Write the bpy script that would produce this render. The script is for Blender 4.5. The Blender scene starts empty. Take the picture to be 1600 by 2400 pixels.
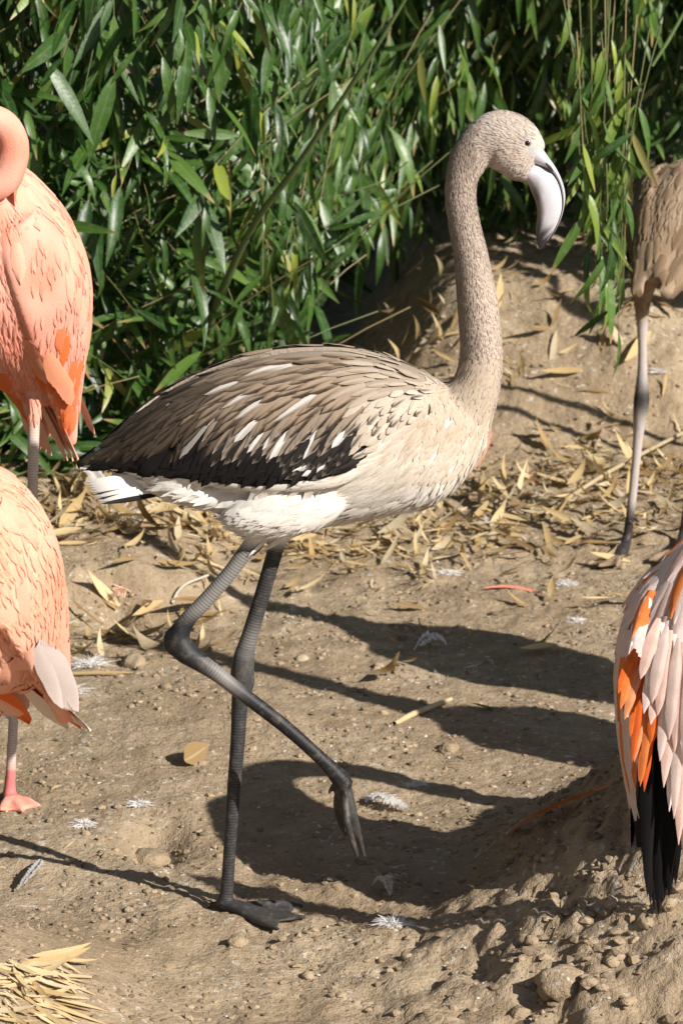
import bpy, math, random
import numpy as np
from mathutils import Vector, Matrix
from mathutils.bvhtree import BVHTree

random.seed(7)
rng = np.random.default_rng(11)
R = math.radians
scene = bpy.context.scene

# ------------------------------------------------------------------ camera
CAM = Vector((0.0, -4.5, 1.70)); PITCH = R(13.73); FPX = 7974.6      # focal length in pixels of the 1600x2400 photograph
cam_d = bpy.data.cameras.new("camera"); cam = bpy.data.objects.new("camera", cam_d)
scene.collection.objects.link(cam); scene.camera = cam
cam.location = CAM; cam.rotation_euler = (math.pi/2 - PITCH, 0, 0)
cam_d.sensor_fit = 'VERTICAL'; cam_d.sensor_height = 36; cam_d.sensor_width = 24
cam_d.lens = 36*FPX/2400; cam_d.clip_start = 0.05; cam_d.clip_end = 2000
cam_d.dof.use_dof = True; cam_d.dof.focus_distance = 4.62; cam_d.dof.aperture_fstop = 14

# ------------------------------------------------------------------ sky and sun
SUN_EL, SUN_AZ = R(33), R(130)            # azimuth clockwise from +Y
world = bpy.data.worlds.new("World"); scene.world = world; world.use_nodes = True
wn = world.node_tree
sky = wn.nodes.new("ShaderNodeTexSky"); sky.sky_type = 'NISHITA'; sky.sun_disc = False
sky.sun_elevation = SUN_EL; sky.sun_rotation = SUN_AZ
bg = wn.nodes["Background"]; bg.inputs[1].default_value = 0.05
wn.links.new(sky.outputs[0], bg.inputs[0])
to_sun = Vector((math.sin(SUN_AZ)*math.cos(SUN_EL), math.cos(SUN_AZ)*math.cos(SUN_EL), math.sin(SUN_EL)))
sun_d = bpy.data.lights.new("sun", 'SUN'); sun_d.energy = 5.0; sun_d.angle = R(0.53); sun_d.color = (1.0, 0.95, 0.87)
sun = bpy.data.objects.new("sun", sun_d); scene.collection.objects.link(sun)
sun.rotation_euler = to_sun.to_track_quat('Z', 'Y').to_euler(); sun.location = to_sun*20

scene.view_settings.view_transform = 'Standard'; scene.view_settings.look = 'None'
scene.view_settings.exposure = 0.55; scene.view_settings.gamma = 1
scene.cycles.use_denoising = True
scene.cycles.max_bounces = 6; scene.cycles.diffuse_bounces = 3; scene.cycles.transmission_bounces = 3

# ------------------------------------------------------------------ helpers
S1 = 4.62/FPX                         # metres per photo pixel at the walking bird
UPV = Vector((0, math.sin(PITCH), math.cos(PITCH))); FWD = Vector((0, math.cos(PITCH), -math.sin(PITCH)))
def ray(px, py):
    return Vector((1,0,0))*((px-800)/FPX) + UPV*(-(py-1200)/FPX) + FWD
def P(px, py, y=0.0):                 # photo pixel -> point at depth y
    d = ray(px, py); return CAM + d*((y-CAM.y)/d.y)
def PD(px, py, y=0.0):                # the same in the 1568-pixel-wide view of the photograph
    return P(px*1600/1568, py*1600/1568, y)
def sstep(x, a, b):
    t = np.clip((x-a)/(b-a), 0, 1); return t*t*(3-2*t)

_perm = np.random.default_rng(3).permutation(512)
_grad = np.random.default_rng(4).normal(size=(512, 2)); _grad /= np.linalg.norm(_grad, axis=1)[:, None]
def perlin(x, y, seed=0):
    x = np.asarray(x, float); y = np.asarray(y, float)
    xi = np.floor(x).astype(int); yi = np.floor(y).astype(int); xf = x-xi; yf = y-yi
    def g(i, j, a, b):
        h = _perm[(_perm[(i+seed*17) & 511] + j) & 511]; return _grad[h, 0]*a + _grad[h, 1]*b
    u = xf**3*(xf*(xf*6-15)+10); v = yf**3*(yf*(yf*6-15)+10)
    n0 = g(xi, yi, xf, yf)*(1-u) + g(xi+1, yi, xf-1, yf)*u
    n1 = g(xi, yi+1, xf, yf-1)*(1-u) + g(xi+1, yi+1, xf-1, yf-1)*u
    return n0*(1-v) + n1*v
def fbm(x, y, s=1.0, o=3, seed=0):
    r = 0; a = 1.0
    for k in range(o):
        r = r + a*perlin(x*s, y*s, seed+k*5); s *= 2.03; a *= 0.5
    return r

# the lie of the land, metres
DIPS = []
def gauss(x, y, cx, cy, rx, ry): return np.exp(-((x-cx)/rx)**2 - ((y-cy)/ry)**2)
def ground_h(x, y):
    x = np.asarray(x, float); y = np.asarray(y, float)
    near = np.exp(-(np.maximum(np.abs(x)-2.5, 0)/1.5)**2 - (np.maximum(np.abs(y-1)-4, 0)/2.0)**2)
    wob = 0.10*perlin(x*2.3, y*0.7, 2)
    h = 0.022*fbm(x, y, 1.6, 2, 1)
    h = h + 0.085*sstep(y + wob, 1.56, 1.74)*(1-sstep(x, -0.42, -0.12))          # little step on the left
    h = h + 0.05*sstep(y, 1.9, 2.6)*sstep(x, -0.9, -0.2)
    h = h + 0.30*sstep(y + 1.4*wob, 2.75, 3.28)*sstep(x, -0.02, 0.30)             # bank on the right
    h = h + 0.05*sstep(y, 3.2, 5.0)
    h = h + 0.31*np.exp(-(np.hypot((x-0.64), (y-0.02)*0.85)/0.36)**2.4)            # nest mound, right
    h = h + 0.13*np.exp(-(np.hypot((x+0.53), (y+0.36)*0.8)/0.22)**3)               # nest mound, lower left
    rough = 0.60 + 1.3*sstep(x - 0.5*y, -0.05, 0.5)*(1-sstep(y, 0.3, 0.9)) + 0.55*sstep(y, 1.3, 2.0) \
        + 0.7*gauss(x, y, -0.02, 0.05, 0.3, 0.25)
    h = h - 0.05*gauss(x, y, -0.28, 0.35, 0.05, 0.07) - 0.03*gauss(x, y, -0.42, 1.62, 0.035, 0.06)
    h = h - 0.03*gauss(x, y, 0.16, 0.12, 0.07, 0.10) - 0.02*gauss(x, y, -0.1, 0.3, 0.08, 0.08)
    c1 = perlin(x*14, y*11, 8); c2 = perlin(x*37, y*31, 9); c3 = perlin(x*90, y*80, 10)
    mud = sstep(x - 0.5*y, -0.02, 0.35)*(1-sstep(y, 0.15, 0.6)); rd = 1-np.abs(perlin(x*19+3, y*13, 41))*2.2; rd2 = 1-np.abs(perlin(x*44, y*30+7, 42))*2.2
    h = h + near*mud*(0.016*rd*np.clip(perlin(x*6, y*5, 43)+.55, 0, 1) + .006*rd2)
    h = h + near*rough*(0.012*c1 + 0.009*np.abs(c2) + 0.0042*c3 + 0.004*np.maximum(perlin(x*24, y*20, 21)-0.25, 0)*3)
    return h
def gz(x, y): return float(ground_h(np.array([x]), np.array([y]))[0])
def GP(px, py):                       # photo pixel (1568-wide view) -> point on the ground
    d = ray(px*1600/1568, py*1600/1568); t = np.linspace(3.2, 14, 2600)
    xs = CAM.x+d.x*t; ys = CAM.y+d.y*t; zs = CAM.z+d.z*t
    below = np.nonzero(zs < ground_h(xs, ys))[0]
    k = below[0] if len(below) else -1
    return Vector((xs[k], ys[k], gz(xs[k], ys[k])))

def link(o): scene.collection.objects.link(o); return o
def np_mesh(name, verts, faces, mat=None, smooth=True, cols=None, attrs=None):
    verts = np.asarray(verts, np.float32); faces = np.asarray(faces, np.int32); k = faces.shape[1]
    me = bpy.data.meshes.new(name)
    me.vertices.add(len(verts)); me.vertices.foreach_set("co", verts.ravel())
    me.loops.add(faces.size); me.loops.foreach_set("vertex_index", faces.ravel())
    me.polygons.add(len(faces)); me.polygons.foreach_set("loop_start", np.arange(0, faces.size, k, dtype=np.int32))
    me.polygons.foreach_set("use_smooth", np.full(len(faces), smooth))
    me.update(calc_edges=True); me.validate()
    if cols is not None:
        c = np.ones((len(verts), 4), np.float32); c[:, :3] = cols
        a = me.color_attributes.new("Col", 'FLOAT_COLOR', 'POINT'); a.data.foreach_set("color", c.ravel())
    for n, v in (attrs or {}).items():
        a = me.attributes.new(n, 'FLOAT', 'POINT'); a.data.foreach_set("value", np.asarray(v, np.float32))
    if mat: me.materials.append(mat)
    return me
def mobj(name, me, parent=None, kind=None):
    o = link(bpy.data.objects.new(name, me))
    if parent: o.parent = parent
    if kind: o["kind"] = kind
    return o
def tag(o, label, cat, group=None):
    o["label"] = label; o["category"] = cat
    if group: o["group"] = group
    return o
def empty(name, loc):
    o = link(bpy.data.objects.new(name, None)); o.location = loc; o.empty_display_size = 0.05; return o
class Bag:                            # collects equal-sided faces into one mesh
    def __init__(s): s.v = []; s.f = []; s.c = []; s.n = 0
    def add(s, v, f, c):
        v = np.asarray(v, float); s.v.append(v); s.f.append(np.asarray(f)+s.n)
        s.c.append(np.broadcast_to(np.asarray(c, float), (len(v), 3))); s.n += len(v)
    def mesh(s, name, mat): return np_mesh(name, np.concatenate(s.v), np.concatenate(s.f), mat, True, np.concatenate(s.c))

# ------------------------------------------------------------------ materials
def new_mat(name):
    m = bpy.data.materials.new(name); m.use_nodes = True; nt = m.node_tree
    return m, nt, nt.nodes["Principled BSDF"], nt.nodes.new, nt.links.new
def mixc(nt, fac, a, b, mode='MIX'):
    n = nt.nodes.new("ShaderNodeMix"); n.data_type = 'RGBA'; n.blend_type = mode
    for i, v in ((0, fac), (6, a), (7, b)):
        if hasattr(v, "is_output"): nt.links.new(v, n.inputs[i])
        else: n.inputs[i].default_value = v if i == 0 else (*v, 1)
    return n.outputs[2]
def math_n(nt, op, a, b=None, c=None):
    n = nt.nodes.new("ShaderNodeMath"); n.operation = op
    for i, v in enumerate((a, b, c)):
        if v is None: continue
        if hasattr(v, "is_output"): nt.links.new(v, n.inputs[i])
        else: n.inputs[i].default_value = v
    return n.outputs[0]
def ramp(nt, v, lo, hi):
    n = nt.nodes.new("ShaderNodeMapRange"); nt.links.new(v, n.inputs[0]); n.inputs[1].default_value = lo; n.inputs[2].default_value = hi
    n.clamp = True; return n.outputs[0]
def noise_n(nt, scale, detail=4, rough=0.6, vec=None):
    n = nt.nodes.new("ShaderNodeTexNoise"); n.inputs["Scale"].default_value = scale; n.inputs["Detail"].default_value = detail
    n.inputs["Roughness"].default_value = rough
    if vec is None:
        g = nt.nodes.new("ShaderNodeNewGeometry"); vec = g.outputs["Position"]
    nt.links.new(vec, n.inputs["Vector"]); return n.outputs["Fac"]
def attr_n(nt, name):
    n = nt.nodes.new("ShaderNodeAttribute"); n.attribute_name = name; return n
def bump(nt, bsdf, h, dist, strength=1.0, prev=None):
    n = nt.nodes.new("ShaderNodeBump"); n.inputs["Distance"].default_value = dist; n.inputs["Strength"].default_value = strength
    nt.links.new(h, n.inputs["Height"])
    if prev: nt.links.new(prev, n.inputs["Normal"])
    nt.links.new(n.outputs[0], bsdf.inputs["Normal"]); return n.outputs[0]

def mat_soil():
    m, nt, b, N, L = new_mat("soil")
    big = ramp(nt, noise_n(nt, 2.2, 3), 0.38, 0.64); mid = ramp(nt, noise_n(nt, 17, 4, .65), 0.36, 0.66)
    fine = noise_n(nt, 120, 3, .7)
    c = mixc(nt, big, (0.33, 0.245, 0.158), (0.44, 0.345, 0.235))
    c = mixc(nt, math_n(nt, 'MULTIPLY', mid, 0.62), c, (0.21, 0.148, 0.092))
    c = mixc(nt, math_n(nt, 'MULTIPLY', ramp(nt, fine, 0.60, 0.68), 0.75), c, (0.12, 0.082, 0.05))
    w = math_n(nt, 'MULTIPLY', ramp(nt, noise_n(nt, 70, 3, .6), 0.60, 0.68), ramp(nt, noise_n(nt, 4.1, 3), 0.40, 0.58))
    c = mixc(nt, math_n(nt, 'MULTIPLY', w, 0.8), c, (0.62, 0.59, 0.54))
    L(c, b.inputs["Base Color"]); b.inputs["Roughness"].default_value = 0.95; b.inputs["Specular IOR Level"].default_value = 0.2
    n1 = bump(nt, b, noise_n(nt, 45, 5, .7), 0.012, 0.7)
    bump(nt, b, fine, 0.004, 0.7, n1)
    return m
def mat_leaf(name, by_object, dry=False):
    m, nt, b, N, L = new_mat(name)
    a = attr_n(nt, "Col"); sep = N("ShaderNodeSeparateColor"); L(a.outputs["Color"], sep.inputs[0])
    t, s = sep.outputs[0], sep.outputs[1]
    if by_object:
        oi = N("ShaderNodeObjectInfo"); so = N("ShaderNodeSeparateColor"); L(oi.outputs["Color"], so.inputs[0]); rnd = so.outputs[0]
    else: rnd = sep.outputs[2]
    cr = N("ShaderNodeValToRGB"); L(rnd, cr.inputs[0]); e = cr.color_ramp.elements
    if dry: st = [(0, (.20,.125,.055)), (.25, (.40,.27,.12)), (.55, (.56,.42,.215)), (.8, (.64,.52,.31)), (1, (.48,.40,.29))]
    else: st = [(0, (.014,.042,.008)), (.35, (.032,.084,.014)), (.7, (.064,.138,.022)), (.93, (.12,.20,.034)), (.965, (.25,.31,.04)), (1, (.30,.26,.10))]
    e[0].position, e[0].color = st[0][0], (*st[0][1], 1); e[1].position, e[1].color = st[-1][0], (*st[-1][1], 1)
    for p, c in st[1:-1]: x = e.new(p); x.color = (*c, 1)
    c = cr.outputs[0]
    g = N("ShaderNodeNewGeometry")
    dust = ramp(nt, noise_n(nt, 60, 3, .6), 0.52, 0.78)
    c = mixc(nt, math_n(nt, 'MULTIPLY', dust, 0.26 if not dry else 0.25), c, (.34,.36,.27) if not dry else (.25,.16,.08))
    rib = ramp(nt, s, 0.16, 0.0)
    c = mixc(nt, math_n(nt, 'MULTIPLY', rib, 0.35), c, (.20,.27,.09) if not dry else (.66,.56,.36))
    if not dry:
        tip = math_n(nt, 'MULTIPLY', ramp(nt, t, 0.80, 0.97), ramp(nt, rnd, 0.62, 0.75))
        c = mixc(nt, tip, c, (.42,.28,.13))
        c = mixc(nt, math_n(nt, 'MULTIPLY', g.outputs["Backfacing"], 0.45), c, (.13,.19,.09))
    L(c, b.inputs["Base Color"]); b.inputs["Roughness"].default_value = 0.40 if not dry else 0.75
    b.inputs["Specular IOR Level"].default_value = 0.5 if not dry else 0.25
    bump(nt, b, noise_n(nt, 140, 2), 0.001, 0.5)
    tr = N("ShaderNodeBsdfTranslucent"); L(mixc(nt, 1.0, c, (1.1, 1.25, 0.5) if not dry else (1, .9, .7), 'MULTIPLY'), tr.inputs[0])
    mx = N("ShaderNodeMixShader"); mx.inputs[0].default_value = 0.22
    L(b.outputs[0], mx.inputs[1]); L(tr.outputs[0], mx.inputs[2]); L(mx.outputs[0], nt.nodes["Material Output"].inputs[0])
    return m
def mat_col(name, rough, spec=0.3, nscale=None, ndist=0.001, var=0.0, varscale=60, sheen=0.0, trans=0.0):
    m, nt, b, N, L = new_mat(name)
    c = attr_n(nt, "Col").outputs["Color"]
    if var: c = mixc(nt, math_n(nt, 'MULTIPLY', ramp(nt, noise_n(nt, varscale, 4, .7), .35, .65), var), c, (.25,.2,.17), 'MULTIPLY')
    L(c, b.inputs["Base Color"]); b.inputs["Roughness"].default_value = rough; b.inputs["Specular IOR Level"].default_value = spec
    if nscale: bump(nt, b, noise_n(nt, nscale, 3), ndist, 0.6)
    if sheen: b.inputs["Sheen Weight"].default_value = sheen
    if trans:
        tr = N("ShaderNodeBsdfTranslucent"); L(c, tr.inputs[0]); mx = N("ShaderNodeMixShader"); mx.inputs[0].default_value = trans
        L(b.outputs[0], mx.inputs[1]); L(tr.outputs[0], mx.inputs[2]); L(mx.outputs[0], nt.nodes["Material Output"].inputs[0])
    return m
def mat_skin(name, fine=230):
    m, nt, b, N, L = new_mat(name)
    c = attr_n(nt, "Col").outputs["Color"]; leg = attr_n(nt, "leg").outputs["Fac"]; ring = attr_n(nt, "ring").outputs["Fac"]
    sn = math_n(nt, 'SINE', math_n(nt, 'MULTIPLY', ring, 2*math.pi/0.0043)); sn = math_n(nt, 'MULTIPLY_ADD', sn, 0.5, 0.5)
    band = attr_n(nt, "band").outputs["Fac"]
    f = math_n(nt, 'MULTIPLY', math_n(nt, 'MULTIPLY', sn, band), 0.75)
    c = mixc(nt, f, c, (.35,.35,.36), 'MULTIPLY')
    c = mixc(nt, math_n(nt, 'MULTIPLY', math_n(nt, 'MULTIPLY', ramp(nt, noise_n(nt, 75, 4, .7), .5, .72), leg), 0.30), c, (.26,.22,.17))
    L(c, b.inputs["Base Color"])
    L(math_n(nt, 'MULTIPLY_ADD', leg, -0.36, 0.9), b.inputs["Roughness"])
    b.inputs["Specular IOR Level"].default_value = 0.3
    hn = noise_n(nt, fine, 3, .6)
    h = math_n(nt, 'ADD', math_n(nt, 'MULTIPLY', hn, math_n(nt, 'SUBTRACT', 1.0, leg)), math_n(nt, 'MULTIPLY', math_n(nt, 'MULTIPLY', sn, band), -0.10))
    h = math_n(nt, 'ADD', h, math_n(nt, 'MULTIPLY', math_n(nt, 'MULTIPLY', noise_n(nt, 420, 3), leg), 0.18))
    bump(nt, b, h, 0.0022, 0.7)
    return m
M = dict(soil=mat_soil(), leaf=mat_leaf("bamboo_leaf", True), leafs=mat_leaf("bamboo_foliage", False),
         dry=mat_leaf("dry_leaf", True, True), drys=mat_leaf("dry_litter", False, True),
         plume=mat_col("plumage", 0.9, 0.1, 600, 0.0005, 0.12, 260, 0.02, 0.08), skin=mat_skin("bird_skin"),
         soft=mat_skin("soft_plumage", 620), bill=mat_col("bill", 0.38, 0.45, 120, 0.0006), eye=mat_col("eye", 0.08, 0.6),
         down=mat_col("down_feather", 0.9, 0.1, None, 0, 0, 1, 0, 0.35), crumb=mat_col("crumb", 0.95, 0.15, 160, 0.003, 0.35, 90),
         culm=mat_col("culm", 0.45, 0.4, 90, 0.001, 0.25, 30))

# ------------------------------------------------------------------ ground sheet
def axis(lo, hi, step, far, n=26):
    core = np.arange(lo, hi+step/2, step); g = np.geomspace(step*3, far, n)
    return np.concatenate([(lo-g)[::-1], core, hi+g])
gx = axis(-1.15, 1.25, 0.0085, 120); gy = axis(-1.0, 3.7, 0.0105, 160)
X, Y = np.meshgrid(gx, gy); Z = ground_h(X, Y)
nx, ny = len(gx), len(gy); idx = np.arange(nx*ny).reshape(ny, nx)
quads = np.stack([idx[:-1, :-1], idx[:-1, 1:], idx[1:, 1:], idx[1:, :-1]], -1).reshape(-1, 4)
ground = mobj("ground", np_mesh("ground", np.stack([X, Y, Z], -1).reshape(-1, 3), quads, M["soil"]), kind="structure")

# ------------------------------------------------------------------ leaves
def leaf_base(W, bend, fold, nseg=5, side=0.0, twist=0.0):
    t = np.linspace(0, 1, nseg+1); w = 0.5*W*np.clip(np.sin(np.pi*np.clip(t, 0.0, 1)**0.72), 0, 1)**0.85; w[0] = 0.08*W; w[-1] = 0.004
    v = []; c = []
    for k in range(nseg+1):
        ang = bend*t[k]; x = math.sin(ang)/bend*1.0 if abs(bend) > 1e-3 else t[k]; z = -(1-math.cos(ang))/bend if abs(bend) > 1e-3 else 0
        tw = twist*t[k]
        for s in (-1, 0, 1):
            yy = s*w[k]; zz = abs(s)*w[k]*fold
            v.append((x, side*t[k]**2 + yy*math.cos(tw) - zz*math.sin(tw), z + yy*math.sin(tw) + zz*math.cos(tw))); c.append((t[k], abs(s), 0))
    f = [(3*k+s, 3*k+3+s, 3*k+4+s, 3*k+1+s) for k in range(nseg) for s in (0, 1)]
    return np.array(v), np.array(f), np.array(c)
BASES = [leaf_base(.165, .5, .25, 5, .03), leaf_base(.15, .9, .35, 5, -.05, .4), leaf_base(.185, .25, .15, 5, 0, -.3),
         leaf_base(.14, 1.2, .3, 5, .06, .6), leaf_base(.17, .7, .5, 5, -.03, -.7), leaf_base(.155, .05, .2, 5, .02)]
def frames(d, n):                     # arrays (k,3): x axis along d, z axis near n
    d = d/np.linalg.norm(d, axis=1)[:, None]; n = n - (n*d).sum(1)[:, None]*d; n /= np.linalg.norm(n, axis=1)[:, None]+1e-9
    return np.stack([d, np.cross(n, d), n], 2)         # columns
def merge_leaves(name, pos, d, n, L, Wf, rnd, which, mat, bases=BASES):
    F = frames(d, n); V = []; Q = []; C = []; off = 0
    for b, (bv, bf, bc) in enumerate(bases):
        k = np.nonzero(which == b)[0]
        if not len(k): continue
        sc = np.stack([L[k], L[k]*Wf[k], L[k]], 1)
        vv = np.einsum('kij,kvj->kvi', F[k], bv[None]*sc[:, None, :]) + pos[k][:, None]
        cc = np.broadcast_to(bc[None], (len(k), *bc.shape)).copy(); cc[:, :, 2] = rnd[k][:, None]
        ff = bf[None] + (np.arange(len(k))*len(bv))[:, None, None] + off
        V.append(vv.reshape(-1, 3)); C.append(cc.reshape(-1, 3)); Q.append(ff.reshape(-1, 4)); off += len(k)*len(bv)
    return np_mesh(name, np.concatenate(V), np.concatenate(Q), mat, True, np.concatenate(C))
LEAF_ME = [np_mesh("bamboo_leaf", v, f, M["leaf"], True, c) for v, f, c in BASES]
def mat4(F, p, L, Wf):
    m = Matrix.Identity(4)
    for i in range(3):
        m[i][0], m[i][1], m[i][2], m[i][3] = F[i, 0]*L, F[i, 1]*L*Wf, F[i, 2]*L, p[i]
    return m
def tube_np(pts, rad, n=7):
    pts = np.asarray(pts, float); rad = np.asarray(rad, float); t = np.gradient(pts, axis=0); t /= np.linalg.norm(t, axis=1)[:, None]
    ref = np.array([0.31, 0.83, 0.46]); a = np.cross(t, ref); a /= np.linalg.norm(a, axis=1)[:, None]; b = np.cross(t, a)
    th = np.linspace(0, 2*np.pi, n, endpoint=False)
    v = pts[:, None] + rad[:, None, None]*(np.cos(th)[None, :, None]*a[:, None] + np.sin(th)[None, :, None]*b[:, None])
    k = len(pts); i = np.arange(k-1)[:, None]*n; j = np.arange(n)[None]; j2 = (j+1) % n
    f = np.stack([i+j, i+j2, i+n+j2, i+n+j], -1).reshape(-1, 4)
    return v.reshape(-1, 3), f

def catmull(pts, sub=6):
    pts = np.asarray(pts, float); out = []
    e = np.vstack([2*pts[0]-pts[1], pts, 2*pts[-1]-pts[-2]])
    for i in range(1, len(e)-2):
        p0, p1, p2, p3 = e[i-1], e[i], e[i+1], e[i+2]
        for k in range(sub):
            t = k/sub; out.append(0.5*((2*p1)+(p2-p0)*t+(2*p0-5*p1+4*p2-p3)*t*t+(3*p1-p0-3*p2+p3)*t**3))
    out.append(pts[-1]); return np.array(out)
# hedge front surface: y of the leaf face and lower limit of the leaves at (x, z)
def hedge_front(x, z):
    r = sstep(x, -0.16, 0.22)
    left = 2.20 + 0.25*sstep(x, -1.0, 0.0) - 0.42*np.clip(z-0.25, 0, 1.2); right = 3.75 - 0.50*np.clip(z-0.3, 0, 1.4)
    return left*(1-r) + right*r
HEDGE_TOP = 1.75
def hedge_low(x): return 0.10 + 0.27*sstep(x, -0.42, -0.05) + 0.10*sstep(x, 0.1, 0.5) + 0.07*np.sin(x*9+1)*sstep(x, -0.3, 0)

def bamboo(name, label, x0, x1, ntwig, nind, seed, back=0.0, yel=0.0, tips=None, canes=None):
    g = np.random.default_rng(seed); xc = 0.5*(x0+x1)
    tipx = g.uniform(x0, x1, ntwig); lo = hedge_low(tipx); tipz = lo + g.uniform(0, 1, ntwig)**0.85*(1.75-lo)
    depth = g.exponential(0.28, ntwig)*(1+back) + back*0.5
    depth[: ntwig//4] *= 0.15
    lump = 0.26*fbm(tipx, tipz, 3.1, 2, 77)
    gap = (perlin(tipx*4.2+5, tipz*4.0, 12) < 0.04 - 0.28*sstep(-tipz, -0.75, -0.45)) & (g.random(ntwig) < .8) & (depth < .7)
    depth = np.where(gap, depth + .75, depth)
    tipy = hedge_front(tipx, tipz) + depth + lump
    tip = np.stack([tipx, tipy, tipz], 1)
    if tips is not None:
        tip = np.array([tuple(PD(*q)) for q in tips]); ntwig = len(tip); tipx, tipy, tipz = tip.T; depth = np.zeros(ntwig)
    gzv = ground_h(tipx, tipy); tip[:, 2] = np.maximum(tip[:, 2], gzv+0.05)
    droop = 0.35 + 0.6*sstep(tipx, -0.35, 0.1) + 0.25*sstep(tipz, .6, 1.0)
    td = np.stack([g.normal(0, .55, ntwig), -0.55+g.normal(0, .35, ntwig), -droop+g.normal(0, .25, ntwig)], 1)
    td /= np.linalg.norm(td, axis=1)[:, None]
    if tips is not None: td = td*[.35, .25, 1] - [0, 0, .5]; td /= np.linalg.norm(td, axis=1)[:, None]
    tl = g.uniform(0.16, 0.34, ntwig)
    pos, dr, nm, LL, WW, rn, tw, dep = [], [], [], [], [], [], [], []
    for k in range(ntwig):
        nl = g.integers(4, 9); tt = np.linspace(0.15, 1, nl)
        sag = np.array([0, 0, -0.06])
        p = tip[k] - td[k]*tl[k]*(1-tt)[:, None] + sag*(tt**2)[:, None]
        sidev = np.cross(td[k], (0.1, -0.8, 0.6)); sidev /= np.linalg.norm(sidev)+1e-6
        sg = np.where(np.arange(nl) % 2 == 0, 1, -1)
        dd = td[k]*0.9 + sidev*(sg*(0.62*(1-0.6*tt)))[:, None] + np.array([0, -0.10, -0.40*droop[k]]) + g.normal(0, .30, (nl, 3))
        nn = np.array([0.25, -0.70, 0.70]) + g.normal(0, .42, (nl, 3))
        pos.append(p); dr.append(dd); nm.append(nn)
        LL.append(g.uniform(.06, .165, nl)*(0.8+0.4*g.random())*(.78 if tips is not None else 1)); WW.append(g.uniform(.8, 1.25, nl)*(1-0.12*sstep(tipx[k], 0, .5)))
        rn.append(np.clip(g.normal(.45, .22, nl) + yel*g.random(nl), 0, .94)); old = g.random(nl) < .05; rn[-1][old] = g.uniform(.955, 1, old.sum()); tw.append(np.full(nl, k)); dep.append(np.full(nl, depth[k]))
    pos, dr, nm = map(np.concatenate, (pos, dr, nm)); LL, WW, rn, dep = map(np.concatenate, (LL, WW, rn, dep))
    under = pos[:, 2] - LL*0.8 < ground_h(pos[:, 0], pos[:, 1]); dr[under, 2] = np.abs(dr[under, 2])*0.4
    which = g.integers(0, len(BASES), len(pos))
    # those that show largest: in the picture and in the front layer
    rel = pos - np.array(CAM); zz = rel[:, 1]*FWD.y + rel[:, 2]*FWD.z; uu = 800 + FPX*rel[:, 0]/zz; vv = 1200 - FPX*(rel[:, 1]*UPV.y+rel[:, 2]*UPV.z)/zz
    inside = (uu > 0) & (uu < 1600) & (vv > -40) & (vv < 1230)
    score = np.where(inside, LL*WW/zz - 0.02*dep, -9); order = np.argsort(-score); ind = order[:nind]; ind = ind[score[ind] > -5]
    root = empty(name, (xc, float(hedge_front(np.array(xc), np.array(0.3)))+0.5, 0)); root.location.z = gz(root.location.x, root.location.y)
    tag(root, label, "bamboo", "bamboo clumps of the hedge")
    bpy.context.view_layer.update(); inv = root.matrix_world.inverted(); off = np.array(root.location)
    rest = np.ones(len(pos), bool); rest[ind] = False
    if rest.any():
        me = merge_leaves("foliage", pos[rest]-off, dr[rest], nm[rest], LL[rest], WW[rest], rn[rest], which[rest], M["leafs"])
        mobj("foliage", me, root, "stuff")
    F = frames(dr[ind], nm[ind])
    for q, i in enumerate(ind):
        o = bpy.data.objects.new("leaf", LEAF_ME[which[i]]); link(o); o.parent = root
        o.matrix_basis = mat4(F[q], pos[i]-off, LL[i], WW[i]); o.color = (float(rn[i]), 0, 0, 1)
    bag = Bag()
    for k in range(ntwig):
        s = np.linspace(0, 1, 5)[:, None]; p = tip[k] - td[k]*tl[k]*1.3*(1-s) + np.array([0, 0, -0.06])*s**2
        v, f = tube_np(p-off, np.linspace(.0018, .0007, 5), 4); bag.add(v, f, (.13,.15,.055) if k % 3 else (.24,.19,.09))
    o = mobj("twigs", bag.mesh("twigs", M["culm"]), root, "stuff")
    for pts in (canes or []):
        p = catmull(np.array(pts, float), 6); r = np.linspace(.009, .003, len(p)); r[5::6] *= 1.25
        v, f = tube_np(p-off, r, 9); c = Bag(); c.add(v, f, (.10,.155,.05)); mobj("culm", c.mesh("culm", M["culm"]), root)
    for k in range(6 if tips is None else 0):                 # canes
        cx = g.uniform(x0, x1); by = float(hedge_front(np.array(cx), np.array(.3)))+g.uniform(.35, .9); z0 = gz(cx, by)-.03
        s = np.linspace(0, 1, 16); lean = g.uniform(-.35, .35)
        p = np.stack([cx+lean*s**1.5, by-(0.55+g.uniform(0, .3))*s**2.2, z0+2.1*s], 1); r = np.interp(s, [0, 1], [.011, .004])
        r[3::4] *= 1.25
        v, f = tube_np(p-off, r, 9); c = Bag(); c.add(v, f, (.10,.155,.05)); mobj("culm", c.mesh("culm", M["culm"]), root)
    return root
#@@BAMBOO
bamboo("bamboo", "dense green bamboo clump behind the peach flamingo's wing, leaves down to the litter", -1.15, -0.48, 520, 230, 21)
bamboo("bamboo", "leafy bamboo clump spreading low behind the walking grey flamingo's back", -0.60, -0.08, 500, 270, 22, canes=[[(-.42, 2.75, -.02), tuple(PD(540, 600, 2.28)), tuple(PD(690, 370, 2.08)), tuple(PD(850, 130, 1.96)), tuple(PD(1000, -120, 1.9))]])
bamboo("bamboo", "drooping bamboo clump with narrow hanging leaves behind the grey flamingo's neck and head", -0.15, 0.50, 620, 270, 23, 0.0, .12)
bamboo("bamboo", "bamboo clump with yellow-tipped hanging leaves above the bank and the buff young flamingo", 0.40, 1.15, 620, 230, 24, 0.0, .25)
bamboo("bamboo", "shaded bamboo clump deep inside the hedge, seen as dark gaps", -2.2, 2.3, 1100, 0, 25, 1.6)
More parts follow.
